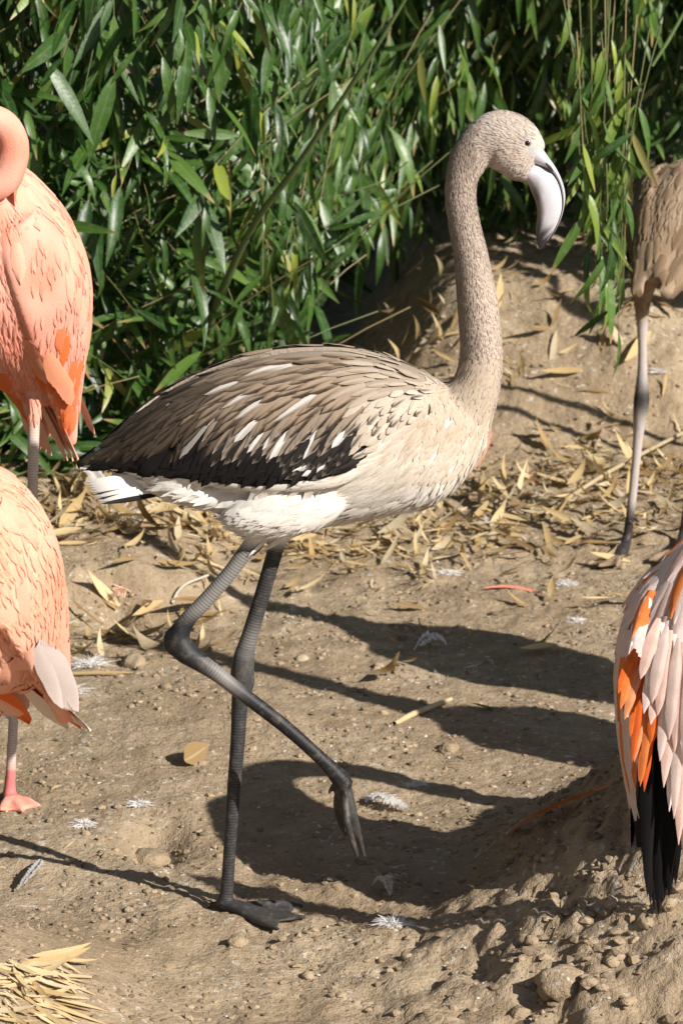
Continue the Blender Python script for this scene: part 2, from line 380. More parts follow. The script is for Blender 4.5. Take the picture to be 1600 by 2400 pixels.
fringe = [(1345+8*k, 420+((k*137) % 270), 1.84+.03*(k % 4)) for k in range(12)] + [(1335+16*k, 330+((k*83) % 120), 1.9) for k in range(7)] + [(1420, 690, 1.85), (1400, 640, 1.83), (1432, 560, 1.86)]
bamboo("bamboo", "yellow-green bamboo spray hanging in front of the buff young flamingo", .6, 1.0, 40, 150, 26, 0.0, .62, tips=fringe,
       canes=[[(1.12, 2.45, gz(1.12, 2.45)-.03), (1.05, 2.35, .7), (.92, 2.2, 1.25), (.70, 2.02, 1.42), (.50, 1.93, 1.20)], [(1.18, 2.5, gz(1.18, 2.5)-.03), (1.1, 2.4, .7), (.98, 2.15, 1.15), (.76, 1.95, 1.25), (.58, 1.88, 1.0)]])
def screen(label, pts, seed, ztop=3.6, n=1500):
    g = np.random.default_rng(seed); pts = np.array(pts, float); u = g.uniform(0, len(pts)-1.001, n); i = u.astype(int); f_ = (u-i)[:, None]; p = pts[i]*(1-f_)+pts[i+1]*f_
    x = p[:, 0]+g.normal(0, .22, n); y = p[:, 1]+g.normal(0, .22, n); z = ground_h(x, y)+.1+g.random(n)*ztop
    d = np.stack([g.normal(0, .6, n), g.normal(0, .6, n), -.6+g.normal(0, .3, n)], 1); nm = g.normal(0, 1, (n, 3))
    root = empty("bamboo", (float(pts[:, 0].mean()), float(pts[:, 1].mean()), 0)); root.location.z = gz(root.location.x, root.location.y); tag(root, label, "bamboo", "bamboo clumps of the hedge"); off = np.array(root.location)
    mobj("foliage", merge_leaves("foliage", np.stack([x, y, z], 1)-off, d, nm, g.uniform(.25, .5, n), g.uniform(1, 1.6, n), np.clip(g.normal(.4, .2, n), 0, .95), g.integers(0, 6, n), M["leafs"]), root, "stuff")
    for k in range(7):
        q = pts[0]+(pts[-1]-pts[0])*(k+.5)/7; q = q if len(pts) == 2 else pts[int(k*(len(pts)-1)/7)]; z0 = gz(q[0], q[1])-.03; s_ = np.linspace(0, 1, 14)
        P_ = np.stack([q[0]+.2*g.normal()*s_**2, q[1]+.2*g.normal()*s_**2, z0+ztop*s_], 1); v, f = tube_np(P_-off, np.interp(s_, [0, 1], [.016, .005]), 9); c = Bag(); c.add(v, f, (.10,.155,.05)); mobj("culm", c.mesh("culm", M["culm"]), root)
screen("unseen tall bamboo screen added left of the flamingos to dim the sky light", [(-2.1, -2.5), (-1.9, -.5), (-1.8, 1.2), (-1.7, 2.6)], 71)  # out of view, added to block sky fill so ground shadows go darker
screen("tall bamboo thicket added behind the hedge to dim the sky light", [(-2.2, 4.6), (-.6, 4.4), (.8, 5.2), (2.4, 5.2)], 72)  # added height at the back, also there to hold off sky fill
screen("sparse bamboo standing beyond the buff young flamingo, dappling the bank", [(1.45, 2.95), (1.75, 3.2), (2.2, 3.6)], 73, 1.5, 300)
#@@BIRDS
# ------------------------------------------------------------------ birds
class Body:                           # closed shapes that are fused into one skin
    def __init__(s): s.v = []; s.f = []; s.n = 0
    def add(s, v, f):
        s.v.extend(map(tuple, v)); s.f.extend([tuple(int(i)+s.n for i in q) for q in f]); s.n += len(v)
    def rings(s, R_):                 # list of (k,3) rings
        n = len(R_[0]); v = np.concatenate(R_); f = []
        for i in range(len(R_)-1):
            for j in range(n):
                a, b = i*n+j, i*n+(j+1) % n; f.append((a, b, b+n, a+n))
        v = np.vstack([v, R_[0].mean(0), R_[-1].mean(0)]); c0 = len(v)-2; e = (len(R_)-1)*n
        f += [(c0, (j+1) % n, j) for j in range(n)] + [(c0+1, e+j, e+(j+1) % n) for j in range(n)]
        s.add(v, f)
    def tube(s, pts, rad, lat=None, sub=6, n=14, latdir=(0, 1, 0)):     # rad in the plane of the path, lat across it
        lat = rad if lat is None else lat
        A = catmull(np.column_stack([pts, rad, lat]), sub); p = A[:, :3]; t = np.gradient(p, axis=0); t /= np.linalg.norm(t, axis=1)[:, None]
        y = np.asarray(latdir, float)[None] - (t*np.asarray(latdir)).sum(1)[:, None]*t; y /= np.linalg.norm(y, axis=1)[:, None]; x = np.cross(y, t)
        th = np.linspace(0, 2*np.pi, n, endpoint=False)
        s.rings([p[k]+A[k, 3]*np.cos(th)[:, None]*x[k]+A[k, 4]*np.sin(th)[:, None]*y[k] for k in range(len(p))])
        return A[:, :4]
    def ell(s, c, ax, n=20):          # ax: three vectors
        c = np.asarray(c, float); ax = np.asarray(ax, float); th = np.linspace(0, 2*np.pi, n, endpoint=False)
        s.rings([c+ax[0]*math.cos(a)+math.sin(a)*(np.cos(th)[:, None]*ax[1]+np.sin(th)[:, None]*ax[2]) for a in np.linspace(math.pi-0.05, 0.05, n//2)])
    def fuse(s, vox, it=6, fac=0.5):
        me = bpy.data.meshes.new("t"); me.from_pydata(s.v, [], s.f); o = link(bpy.data.objects.new("t", me))
        m = o.modifiers.new("r", 'REMESH'); m.mode = 'VOXEL'; m.voxel_size = vox
        m = o.modifiers.new("s", 'SMOOTH'); m.factor = fac; m.iterations = it
        ev = o.evaluated_get(bpy.context.evaluated_depsgraph_get()); out = bpy.data.meshes.new_from_object(ev)
        bpy.data.objects.remove(o); bpy.data.meshes.remove(me)
        out.polygons.foreach_set("use_smooth", np.ones(len(out.polygons), bool)); return out
def mesh_np(me):
    v = np.empty(len(me.vertices)*3); me.vertices.foreach_get("co", v); return v.reshape(-1, 3)
def bvh_of(me): return BVHTree.FromPolygons([v.co for v in me.vertices], [tuple(p.vertices) for p in me.polygons])
def set_cols(me, cols, leg=None, ring=None, band=None):
    n = len(me.vertices); c = np.ones((n, 4), np.float32); c[:, :3] = cols
    me.color_attributes.new("Col", 'FLOAT_COLOR', 'POINT').data.foreach_set("color", c.ravel())
    for nm, v in (("leg", leg), ("ring", ring), ("band", band)):
        a = me.attributes.new(nm, 'FLOAT', 'POINT'); a.data.foreach_set("value", np.zeros(n, np.float32) if v is None else np.asarray(v, np.float32))
def leg_param(v, A):                  # distance to a leg's centre line over its radius, and length along it
    best = np.full(len(v), 9.0); arc = np.zeros(len(v)); L0 = 0.0
    for i in range(len(A)-1):
        a, b = A[i, :3], A[i+1, :3]; ab = b-a; l = np.linalg.norm(ab)
        t = np.clip(((v-a)@ab)/(l*l+1e-12), 0, 1); d = np.linalg.norm(v-(a+t[:, None]*ab), axis=1)/(A[i, 3]+(A[i+1, 3]-A[i, 3])*t)
        m = d < best; best[m] = d[m]; arc[m] = L0+t[m]*l; L0 += l
    return best, arc, L0
def feather(bvh, base, dr, L, W, cols, l0=.001, l1=.004, nl=6, nc=5, free=0.0, tipsharp=0.7, curl=0.0, normal=None, asym=False, fringe=None):
    """cols: (edge, mid, tip); laid on the surface, the tip lifted off it; free: how far it leaves the surface"""
    base = Vector(base); dr = Vector(dr)
    loc, nrm, _, _ = bvh.find_nearest(base)
    if normal is not None: nrm = Vector(normal).normalized()
    dr = (dr - nrm*dr.dot(nrm)).normalized(); sd = nrm.cross(dr)
    vs = []; cs = []; edge, mid, tip = (np.array(c, float) for c in cols)
    for i in range(nl):
        t = i/(nl-1); w = 0.5*W*max(0.02, (math.sin(math.pi*min(1, 0.16+0.84*t)**1.0)**0.55 if t < 0.5 else max(0, 1-((t-0.5)/0.5)**2.2)**tipsharp))
        fr_ = (random.uniform(.84, 1.1), random.uniform(.84, 1.1))
        for j in range(nc):
            s = 2*j/(nc-1)-1; s *= fr_[0] if s < 0 else fr_[1]; p = loc + dr*(t*L) + sd*(s*w + curl*t*t*L)
            q = p
            if free < 1:
                h, n2, _, _ = bvh.find_nearest(p); q = h + n2*(l0+(l1-l0)*t + 0.10*W*(1-s*s)); q = q.lerp(p + nrm*l1, free*t)
            else: q = p + nrm*(l0+(l1-l0)*t + 0.10*W*(1-s*s))
            vs.append(q)
            k = (min(1, max(0, (s+.05)/.45)) if asym else math.exp(-(s/0.42)**2))*min(1, 0.2+t*1.4); c = edge*(1-k)+mid*k
            tk = max(0, (t-0.72)/0.28); c = c*(1-tk*0.7)+tip*tk*0.7
            if fringe is not None and (t > .97 or (t > .75 and abs(s) > .9)): c = np.array(fringe, float)
            cs.append(c)
    f = [(i*nc+j, i*nc+j+1, (i+1)*nc+j+1, (i+1)*nc+j) for i in range(nl-1) for j in range(nc-1)]
    return np.array([tuple(v) for v in vs]), np.array(f), np.array(cs)
def feather_obj(name, data, parent, off):
    v, f, c = data; return mobj(name, np_mesh(name, v-off, f, M["plume"], True, c), parent)
def toes(B, ankle, fwd, spread=0.5, L=0.075, r=0.006, down=0.0, web=True):
    """three toes with a web between them, pressed to the ground at the ankle's foot"""
    a = np.asarray(ankle, float); f = np.array([fwd[0], fwd[1], 0.0]); f /= np.linalg.norm(f); sd = np.array([-f[1], f[0], 0]); tips = []
    for k in (-1, 0, 1):
        d = f*math.cos(spread*k)+sd*math.sin(spread*k); l = L*(1.0 if k == 0 else 0.9)
        pts = np.array([a, a+d*l*0.25+[0, 0, -.004], a+d*l*0.65+[0, 0, -.006], a+d*l+[0, 0, -.008]])
        for q in pts[1:]: q[2] = max(gz(q[0], q[1])+r*0.75, min(q[2], gz(q[0], q[1])+r*1.6))
        B.tube(pts, np.array([r*1.5, r*1.15, r, r*0.5]), sub=4, n=8); tips.append((pts[1], pts[2], pts[3]))
    if web:
        for i in (0, 1):
            A_, B_ = tips[i], tips[i+1]; m = (A_[2]+B_[2])/2*0.75+(A_[0]+B_[0])/2*0.25
            top = np.array([a, A_[0], A_[1], A_[2]*0.85+A_[1]*0.15, m, B_[2]*0.85+B_[1]*0.15, B_[1], B_[0]])
            lo = top.copy(); lo[:, 2] -= 0.005; n = len(top); v = np.vstack([top, lo])
            B.add(v, [tuple(range(n)), tuple(range(2*n-1, n-1, -1))]+[(j, n+j, n+(j+1) % n, (j+1) % n) for j in range(n)])
    h = a - f*0.03; B.tube([a, a-f*0.012+[0, 0, -.002], h+[0, 0, -0.006]], np.array([r, r*.8, r*.4]), sub=3, n=8)

def NP(l, y=0.0): return np.array([tuple(P(px, py, y)) for px, py in l])

def walking_flamingo():
    B = Body()
    # trunk: photo x, top, bottom, half width (photo pixels)
    st = [(262,1098,1130,12), (310,1062,1142,30), (380,990,1152,60), (450,915,1174,92), (530,868,1198,118), (620,838,1222,138), (720,824,1236,148),
          (820,826,1222,152), (900,840,1206,148), (960,858,1194,140), (1010,882,1180,126), (1060,910,1148,104), (1100,938,1104,78), (1140,975,1050,40)]
    A = catmull(np.array(st, float), 4); th = np.linspace(0, 2*np.pi, 28, endpoint=False); rings = []
    for x, t, b, hw in A:
        c = np.array(P(x, (t+b)/2)); hh = (b-t)/2*S1*1.01
        sg = lambda a, e: np.sign(a)*np.abs(a)**e
        rings.append(c + np.stack([0*th, hw*S1*sg(np.cos(th), .9), hh*sg(np.sin(th), .95)], 1))
    B.rings(rings)
    # folded wings, a shell on each flank
    ws = [(188,1080,1091,6,20), (260,1020,1096,10,34), (340,950,1102,14,58), (420,900,1108,16,84), (500,866,1114,18,108), (600,834,1120,20,130),
          (700,822,1118,20,142), (800,822,1104,20,146), (880,836,1055,16,142), (950,866,1005,12,132), (1000,905,970,7,115)]
    W = catmull(np.array(ws, float), 4)
    for sgn in (-1, 1):
        rings = []
        for x, t, b, tk, off in W:
            c = np.array(P(x, (t+b)/2)); hh = (b-t)/2*S1; tk *= S1; off *= S1
            zz = np.sin(th); bow = 0.62*off*np.clip(zz, 0, 1)**2.2 - 13*S1*np.clip(-zz, 0, 1)**1.2*(x > 330)*(1-sstep(x, 760, 880))
            rings.append(c + np.stack([0*th, sgn*(off - bow + tk*np.sign(np.cos(th))*np.abs(np.cos(th))**.6), hh*zz], 1))
        B.rings(rings)
    # thighs under the flank feathers
    for sgn, (cx, cy) in ((-1, (672, 1168)), (1, (700, 1165))):
        c = P(cx, cy); c.y = sgn*0.064; B.ell(c, [(0.080, 0, 0.016), (0, 0.030, 0), (-0.008, 0, 0.036)])
    c = P(470, 1134); B.ell(c, [(0.092, 0, -.022), (0, .064, 0), (.006, 0, .030)]); c = P(600, 1160); B.ell(c, [(0.075, 0, -.012), (0, .074, 0), (.005, 0, .034)])
    # neck and head
    nk = [(985,1060,96,80), (1050,1010,92,78), (1092,950,70,62), (1118,895,54,52), (1127,835,49,47), (1124,770,47,45), (1117,700,45,43), (1109,640,41,40),
          (1101,590,38,37), (1090,540,36,35), (1081,490,35,34), (1078,450,35.5,34), (1083,410,37,34), (1098,375,44,36), (1128,338,50,40), (1168,323,64,46), (1205,344,68,46), (1228,364,58,40), (1240,378,46,32)]
    N_ = np.array(nk, float); B.tube(NP(N_[:, :2]), N_[:, 2]*S1, N_[:, 3]*S1, sub=5, n=24)
    c = P(1206, 354); B.ell(c, [(.030, 0, .004), (0, .0255, 0), (.009, 0, -.0395)]); c = P(1226, 384); B.ell(c, [(.014, 0, 0), (0, .020, 0), (.004, 0, -.0265)])
    # legs: near one lifted, far one standing
    near = [(640,1200,34), (612,1245,24), (566,1306,19), (532,1351,18.5), (478,1412,19), (441,1451,20), (418,1492,27), (430,1522,30), (463,1548,24), (508,1579,19.5), (567,1625,18), (668,1703,17), (752,1778,16.5), (793,1820,22), (812,1845,21)]
    a = np.array(near, float); An = B.tube(NP(a[:, :2], -0.048), a[:, 2]*S1, sub=4, n=14)
    far = [(668,1205,36), (655,1252,25), (645,1290,20), (615,1393,19.5), (582,1500,21), (571,1545,27), (568,1585,29), (566,1625,25), (561,1661,20), (557,1740,18.5), (546,1879,17), (534,2057,16), (529,2105,19), (526,2150,22)]
    a = np.array(far, float); fy = 0.048; fp = NP(a[:, :2], fy)
    foot = GP(521/1.0204, 2180/1.0204); g = gz(fp[-1][0], fp[-1][1])
    fp[-1][2] = g+0.010; Af = B.tube(fp, a[:, 2]*S1, sub=4, n=14)
    c = P(411, 1505, -.048); B.ell(c, [(.0155, 0, .004), (0, .0135, 0), (-.005, 0, .021)]); c = P(568, 1588, fy); B.ell(c, [(.0175, 0, 0), (0, .0150, 0), (0, 0, .033)])
    toes(B, fp[-1], (0.93, -0.36), 0.42, 0.125, 0.0065)
    # hanging toes of the lifted foot
    for l, dy in (([(812,1845),(828,1900),(842,1960),(854,2004)], -.010), ([(806,1850),(812,1905),(826,1960),(838,1996)], -.024), ([(798,1845),(790,1895),(800,1940),(818,1975)], .012)):
        pts = NP(l, -0.048); pts[1:, 1] += dy; B.tube(pts, np.array([13, 10.5, 8.5, 5.5])*S1, sub=4, n=10)
    wv = NP([(806,1850),(812,1905),(826,1955),(822,1950),(800,1930),(790,1895)], -0.048); wv[:3, 1] -= .014; wv[3:, 1] += .008
    B.add(np.vstack([wv, wv+[0.006, -0.002, 0]]), [tuple(range(6)), tuple(range(11, 5, -1))]+[(j, 6+j, 6+(j+1) % 6, (j+1) % 6) for j in range(6)])
    B.tube(NP([(790,1835),(775,1850),(770,1862)], -0.048), np.array([9, 6, 3])*S1, sub=3, n=8)
    me = B.fuse(0.0026, 5); v = mesh_np(me)
    root = empty("flamingo", (float(fp[-1][0]), fy, g)); off = np.array(root.location)
    tag(root, "grey-brown young flamingo walking with one dark leg lifted and white bill curved down", "flamingo")
    botx0 = [188,260,340,420,500,600,700,780,830,880]; boty0 = [1090,1094,1102,1114,1126,1140,1134,1118,1092,1050]
    # colours of skin and down
    rel = v-np.array(CAM); zz = rel@np.array(FWD); px = 800+FPX*rel[:, 0]/zz; py = 1200-FPX*(rel@np.array(UPV))/zz
    cream = np.array([.66, .58, .49]); white = np.array([.78, .75, .71]); tan = np.array([.40, .335, .28]); dark = np.array([.055, .05, .05])
    k = sstep(py, 1000, 1120)[:, None]; col = cream*(1-k)+white*k
    br = (1-sstep(py, 840, 960))*sstep(px, 1000, 1060)
    sp = np.clip(0.5+1.3*perlin(px/5, py/7, 3)+.6*perlin(px/15, py/19, 5), 0, 1)
    nkc = np.array([.40, .325, .265])[None]*(1-0.35*sp[:, None]); head = sstep(px, 1110, 1190)*(1-sstep(py, 400, 430))
    nkc = nkc*(1-head[:, None]*.75)+np.array([.60, .515, .45])[None]*(1-.18*sp[:, None])*head[:, None]*.75
    fr = sstep(px-1090-(py-640)*0.06, -5, 40)*sstep(py, 430, 700)                       # paler front of the neck
    nkc = nkc*(1+0.30*fr[:, None])
    bl = (br*(1-0))[:, None]; col = col*(1-bl)+nkc*bl
    back = (1-sstep(py, 900, 1000))*(1-sstep(px, 980, 1060)); col = col*(1-back[:, None])+np.array([.30, .24, .19])*back[:, None]
    wing = (px < 860)*(px > 190)*(py > 1030)*(py < np.interp(px, botx0, boty0)+6)*(np.abs(v[:, 1]) > .02); col[wing > 0] = (.014, .012, .012)
    dn, an, ln = leg_param(v, An); df, af, lf = leg_param(v, Af)
    isn = dn < df; d = np.minimum(dn, df); arc = np.where(isn, an, af); rad = arc/np.where(isn, ln, lf)
    legm = (d < 1.7)*(py > 1268) + (py > 1700); legm = np.clip(legm, 0, 1)*sstep(py + 6*perlin(px/4, py/4, 7), 1262, 1300)
    pale = np.where(isn, sstep(py, 1290, 1300)*(1-sstep(py, 1420, 1470)) + 0.8*np.exp(-((px-520)/40)**2)*(py > 1540), 0.55*np.exp(-((py-1500)/40)**2) + .12)
    lc = np.array([.017, .017, .020])*(1-np.clip(pale, 0, 1)[:, None]) + np.array([.27, .255, .245])*np.clip(pale, 0, 1)[:, None]
    footk = sstep(py, 1830, 1860)*(px > 700) + sstep(py, 2120, 2150); lc = lc*(1-footk[:, None]*.8)+np.array([.045, .040, .036])*footk[:, None]*.8
    col = col*(1-legm[:, None])+lc*legm[:, None]
    hock = np.exp(-((px-432)**2+(py-1512)**2)/42.0**2)*isn + np.exp(-((px-568)**2+(py-1590)**2)/48.0**2)
    bands = legm*(1-np.clip(hock*1.4, 0, 1))*(1-np.clip(footk, 0, 1))
    eyering = np.exp(-((px-1232)**2+(py-331)**2)/13.0**2)*(px > 1150); lore = np.exp(-((px-1243-(py-345)*-.1)/9)**2-((py-352)/18)**2)*(px > 1200)
    col = col*(1-.5*eyering[:, None])+np.array([.30, .31, .33])*eyering[:, None]*.5; col = col*(1-.7*lore[:, None])+np.array([.33, .37, .40])*.7*lore[:, None]
    set_cols(me, col, legm, arc, bands); me.materials.append(M["skin"])
    me.transform(Matrix.Translation(-Vector(off))); body = mobj("body", me, root)
    bv = BVHTree.FromPolygons([tuple(q) for q in v], [tuple(p.vertices) for p in me.polygons])
    # bill
    def bill(name, la, lb, hw, cf):
        la = catmull(np.array(la, float), 5); lb = catmull(np.array(lb, float), 5); n = len(la); hwv = np.interp(np.linspace(0, 1, n), np.linspace(0, 1, len(hw)), hw); Rn = []; cs = []
        for i in range(n):
            c = (la[i]+lb[i])/2; e = (lb[i]-la[i])/2
            for a in np.linspace(0, 2*np.pi, 16, endpoint=False):
                q = c+e*math.cos(a); w = P(q[0], q[1]); Rn.append((w.x, w.y+hwv[i]*S1*math.copysign(abs(math.sin(a))**.5, math.sin(a)), w.z)); cs.append(cf(q[0], q[1], i/(n-1)))
        Rn = np.array(Rn).reshape(n, 16, 3); b = Body(); b.rings(list(Rn)); V = np.array(b.v)-off
        m = bpy.data.meshes.new(name); m.from_pydata([tuple(q) for q in V], [], b.f); m.polygons.foreach_set("use_smooth", np.ones(len(m.polygons), bool))
        set_cols(m, np.vstack([np.array(cs), [cs[0]], [cs[-1]]])); m.materials.append(M["bill"]); return mobj(name, m, root)
    wh = np.array([.54, .53, .565]); bk = np.array([.03, .027, .03]); gr = np.array([.45, .46, .48])
    def cu(x, y, t):
        k = max(0, min(1, (y-500)/60)); c = wh*(1-k)+bk*k; k2 = max(0, 1-t/.12); return c*(1-k2*.5)+np.array([.42, .46, .48])*k2*.5
    def cl(x, y, t):
        dk = max(0, min(1, (y-512-0.7*(x-1275)+12*math.sin(x*.6))/42)); le = max(0, min(1, (1268+0.10*(y-470)-x)/11+0.25))*max(0, min(1, (y-405)/40))
        k = max(dk, le*.9); return wh*(1-k)+(bk*min(1, max(0, (y-470)/60))+np.array([.075,.045,.055])*(1-min(1, max(0, (y-470)/60))))*k
    gape = [(1246,380), (1262,386), (1281,394), (1299,410), (1311,435), (1316.5,462), (1316,490), (1306,522), (1286,560), (1268,584)]
    up = bill("upper_bill", [(1250,325), (1266,342), (1283,366), (1301,392), (1314,418), (1322,446), (1322,474), (1312,515), (1291,557), (1268,587)], gape, [33, 31, 28, 25, 22, 20, 17, 12, 7, 3], cu)
    lowb = bill("lower_bill", [(g_[0]-.3, g_[1]+.5) for g_ in gape], [(1222,412), (1237,432), (1243,447), (1252,468), (1257,488), (1258,505), (1255,530), (1255,552), (1258,572), (1264,586)], [30, 32, 33, 33, 32, 29, 24, 17, 9, 3], cl)
    for sgn in (-1, 1):                # nostril slits
        p0, p1, p2 = (P(*q) for q in ((1277, 378), (1286, 389), (1294, 398)))
        for q, hw in ((p0, 29.0), (p1, 27.5), (p2, 25.5)): q.y = sgn*hw*S1
        vv, ff = tube_np(np.array([p0, p1, p2])-off, [.0010, .0024, .0008], 8); bg_ = Bag(); bg_.add(vv, ff, (.03, .02, .02)); mobj("nostril", bg_.mesh("nostril", M["bill"]), up)
    for sgn in (-1, 1):
        c = P(1233, 330); hit = bv.ray_cast(Vector((c.x, sgn*0.2, c.z)), Vector((0, -sgn, 0)))[0]; c = hit if hit else Vector((c.x, sgn*.022, c.z))
        th_ = np.linspace(0, 2*np.pi, 14, endpoint=False)
        def dome(r, h, col, name, par):
            rr = [np.array([(c.x+r*math.cos(q)*math.cos(a), c.y+sgn*(h*math.sin(q)-.001), c.z+r*math.cos(q)*math.sin(a)) for a in th_]) for q in np.linspace(0, 1.5, 6)]
            b = Body(); b.rings(rr); m = bpy.data.meshes.new(name); m.from_pydata([tuple(np.array(q)-off) for q in b.v], [], b.f)
            m.polygons.foreach_set("use_smooth", np.ones(len(m.polygons), bool)); set_cols(m, np.broadcast_to(np.array(col), (len(m.vertices), 3))); m.materials.append(M["eye"]); return mobj(name, m, par)
        e = dome(.0052, .0030, (.22, .21, .21), "eye", root); dome(.0040, .0042, (.028, .010, .007), "iris", e); dome(.0021, .0047, (.004, .004, .004), "pupil", e)
    # wings: long black flight feathers as the wing's own mesh, coverts as single feathers
    g = np.random.default_rng(5); fl = Bag()
    for i in range(16):
        s = i/15; bx = 560+270*s; by = 1092+26*math.sin(s*3)-10*s; ln_ = (370-170*s)*S1
        fl.add(*feather(bv, P(bx, by, -0.2).lerp(P(bx, by, -.07), .9), P(bx-100, by+6-3*s)-P(bx, by), ln_, 26*S1, ((.016,.014,.014),(.010,.009,.009),(.02,.018,.017)), .0006, .0016+.0001*i, 8, 4))
    wing = mobj("wing", None or fl.mesh("wing", M["plume"]), root); wing.data.transform(Matrix.Translation(-Vector(off)))
    topx = [188,260,340,420,500,600,700,800,900,970,1030]; topy = [1080,1020,952,900,868,836,823,823,838,862,905]
    botx = [188,260,340,420,500,600,700,780,830,880,940,1000]; boty = [1090,1094,1102,1114,1126,1138,1132,1116,1092,1050,1005,965]
    allf = Bag(); n_ind = 0; ys = np.arange(826, 1098, 15.5)
    for iy, y0 in enumerate(ys):
        for x0 in np.arange(205+(iy % 2)*15, 1010, 32.0):
            x = x0+g.uniform(-7, 7); y = y0+g.uniform(-4, 4); t = np.interp(x, topx, topy); b = np.interp(x, botx, boty)
            vv = (y-t)/(b-t)
            if y < t+4 or y > b-2: continue
            d = ray(x, y); hit, nrm, _, _ = bv.ray_cast(CAM, d.normalized())
            if hit is None: continue
            fz = sstep(x, 800, 930); rear = 1-sstep(x, 330, 520); r_ = g.random()
            ang = R(20+32*sstep(vv, .08, .5)*(1-rear*.5) + g.normal(0, 3)); ang = ang*(1-fz*.25)
            L = (98-52*fz-16*(vv > .6))*S1*g.uniform(.85, 1.15); Wd = (23-7*fz)*S1*g.uniform(.85, 1.15)
            if y + .75*L/S1*math.sin(ang) > b: ang *= .45; L *= .85
            yt = y + .68*L/S1*math.sin(ang); xt = x - .68*L/S1*math.cos(ang); vv = (yt-np.interp(xt, topx, topy))/(np.interp(xt, botx, boty)-np.interp(xt, topx, topy)); x_, x = x, xt + 20
            lum = .85+.30*sstep(x, 420, 760)
            edge = np.array([.335,.25,.18])*lum; mid = np.array([.040,.028,.021]); tip = np.array([.15,.11,.08]); fg = None; asy = -1.0
            if vv < .25: edge = np.array([.28,.21,.15])*lum; mid = np.array([.085,.062,.046]); tip = np.array([.17,.13,.095])
            if .15 < vv < .72 and r_ < .038 and x > 430: edge = np.array([.66,.61,.56]); mid = np.array([.20,.16,.13]); tip = np.array([.45,.40,.35]); L *= 1.25
            if vv >= .56 and x > 440:
                edge = np.array([.36,.28,.215]); mid = np.array([.016,.013,.012]); tip = np.array([.03,.025,.022]); fg = np.array([.46,.39,.33]) if r_ < .75 else None
                if r_ > .90: edge = np.array([.82,.80,.77]); mid = np.array([.5,.46,.42]); tip = edge
            if vv > .74 and x > 440: edge = np.array([.035,.03,.028]); mid = np.array([.012,.011,.011]); tip = mid; fg = np.array([.24,.195,.16]) if r_ < .55 else None
            if vv > .74 and x > 700 and r_ > .8: edge = np.array([.80,.78,.75]); mid = edge*.6; tip = edge
            if x <= 450+110*g.random():
                dk = .18+.24*sstep(x, 260, 470); edge = edge*dk; mid = mid*.6; tip = tip*dk; fg = np.array([.12,.095,.075]) if r_ < .4 and vv < .75 else None
                if r_ > .95 and vv < .6: edge = np.array([.5,.47,.45]); tip = edge
            if vv > .80 and x < 680: edge = np.array([.014,.012,.012]); mid = edge*.8; tip = edge; fg = None
            if fz > .35:
                L *= 1.25; Wd *= .85
                if vv < .52: edge = np.array([.44,.36,.28]); mid = np.array([.30,.235,.18]) if r_ < .6 else edge*.95; tip = np.array([.42,.345,.27]); fg = None
                else:
                    L *= .75; edge = np.array([.54,.46,.375]); sp = r_ < .45; mid = np.array([.05,.04,.034]) if sp else edge*.93; tip = mid if sp else edge; fg = None; asy = False
            x = x_; dirv = P(x-math.cos(ang)*50, y+math.sin(ang)*50)-P(x, y)
            data = feather(bv, hit, dirv, L, Wd, (edge, mid, tip), .0008+.0012*(x-200)/800, .0030+.0018*(x-200)/800, 6, 7, asym=asy, fringe=fg)
            vv_, ff_, cc_ = data; mv = vv_.copy(); mv[:, 1] *= -1; allf.add(mv, ff_, cc_)
            feather_obj("feather", data, wing, off); n_ind += 1
    # long scapulars and tertials that close the wing over the rump
    for i in range(14):
        s = i/17; x = 330+260*g.random(); t = np.interp(x, topx, topy); y = t+6+60*g.random()*sstep(x, 300, 420)
        hit = bv.find_nearest(P(x, y, -0.03))[0]
        data = feather(bv, hit, P(x-90, y+52)-P(x, y), (110+40*g.random())*S1, 25*S1, ((.07,.054,.042),(.020,.016,.013),(.032,.026,.021)), .002, .006, 7, 5, asym=-1.0)
        feather_obj("feather", data, wing, off); mv = data[0].copy(); mv[:, 1] *= -1; allf.add(mv, data[1][:, ::-1], data[2]) if False else None
    fw = mobj("wing", allf.mesh("wing", M["plume"]), root, "stuff"); fw.data.transform(Matrix.Translation(-Vector(off)))
    # tail
    for i in range(10):
        q = i/9; x0, y0 = 420, 1112+q*36; x1, y1 = 196+q*40, 1132+q*50
        p0 = P(x0, y0, -.020-.0012*i); p1 = P(x1, y1, -.016-.0012*i); nr = Vector((0.05, -0.95, 0.25)); dk = i >= 4 and i % 2 == 1
        data = feather(bv, p0, p1-p0, (p1-p0).length, (15 if dk else 21)*S1, ((.02,.018,.018) if dk else (.74,.71,.67), (.03,.027,.026) if dk else (.76,.73,.70), (.06,.05,.045)), .0, .001, 8, 5, free=1, normal=nr)
        data = (data[0]+np.array(p0)-np.array(bv.find_nearest(p0)[0]), data[1], data[2]); feather_obj("tail_feather", data, root, off)
    # contour feathers of flank, thigh and breast, and the down of neck and head: too many to count
    pl = Bag()
    pts = [(g.uniform(330, 1165), g.uniform(840, 1262)) for _ in range(5200)]
    for x, y in pts:
        b = np.interp(x, botx, boty); t_ = np.interp(x, topx, topy)
        inw = t_-4 < y < b+4 and x < 985-(y-900)*.4
        if inw or (x < 960 and y < t_+14): continue
        if x < 900 and y < 1135 and np.interp(x-45, topx, topy) < y+10 < np.interp(x-45, botx, boty)-4: continue
        hit, nrm, _, _ = bv.ray_cast(CAM, ray(x, y).normalized())
        if hit is None or hit.z < 0.49: continue
        fz = sstep(x, 800, 1060); a = R(16 + 40*fz + g.normal(0, 9)) if y > 960 else R(62+g.normal(0, 10))
        c = np.array([.79,.76,.72]) if x < 720 else np.array([.76,.71,.64])*(1-fz*.7)+np.array([.64,.54,.43])*fz*.7
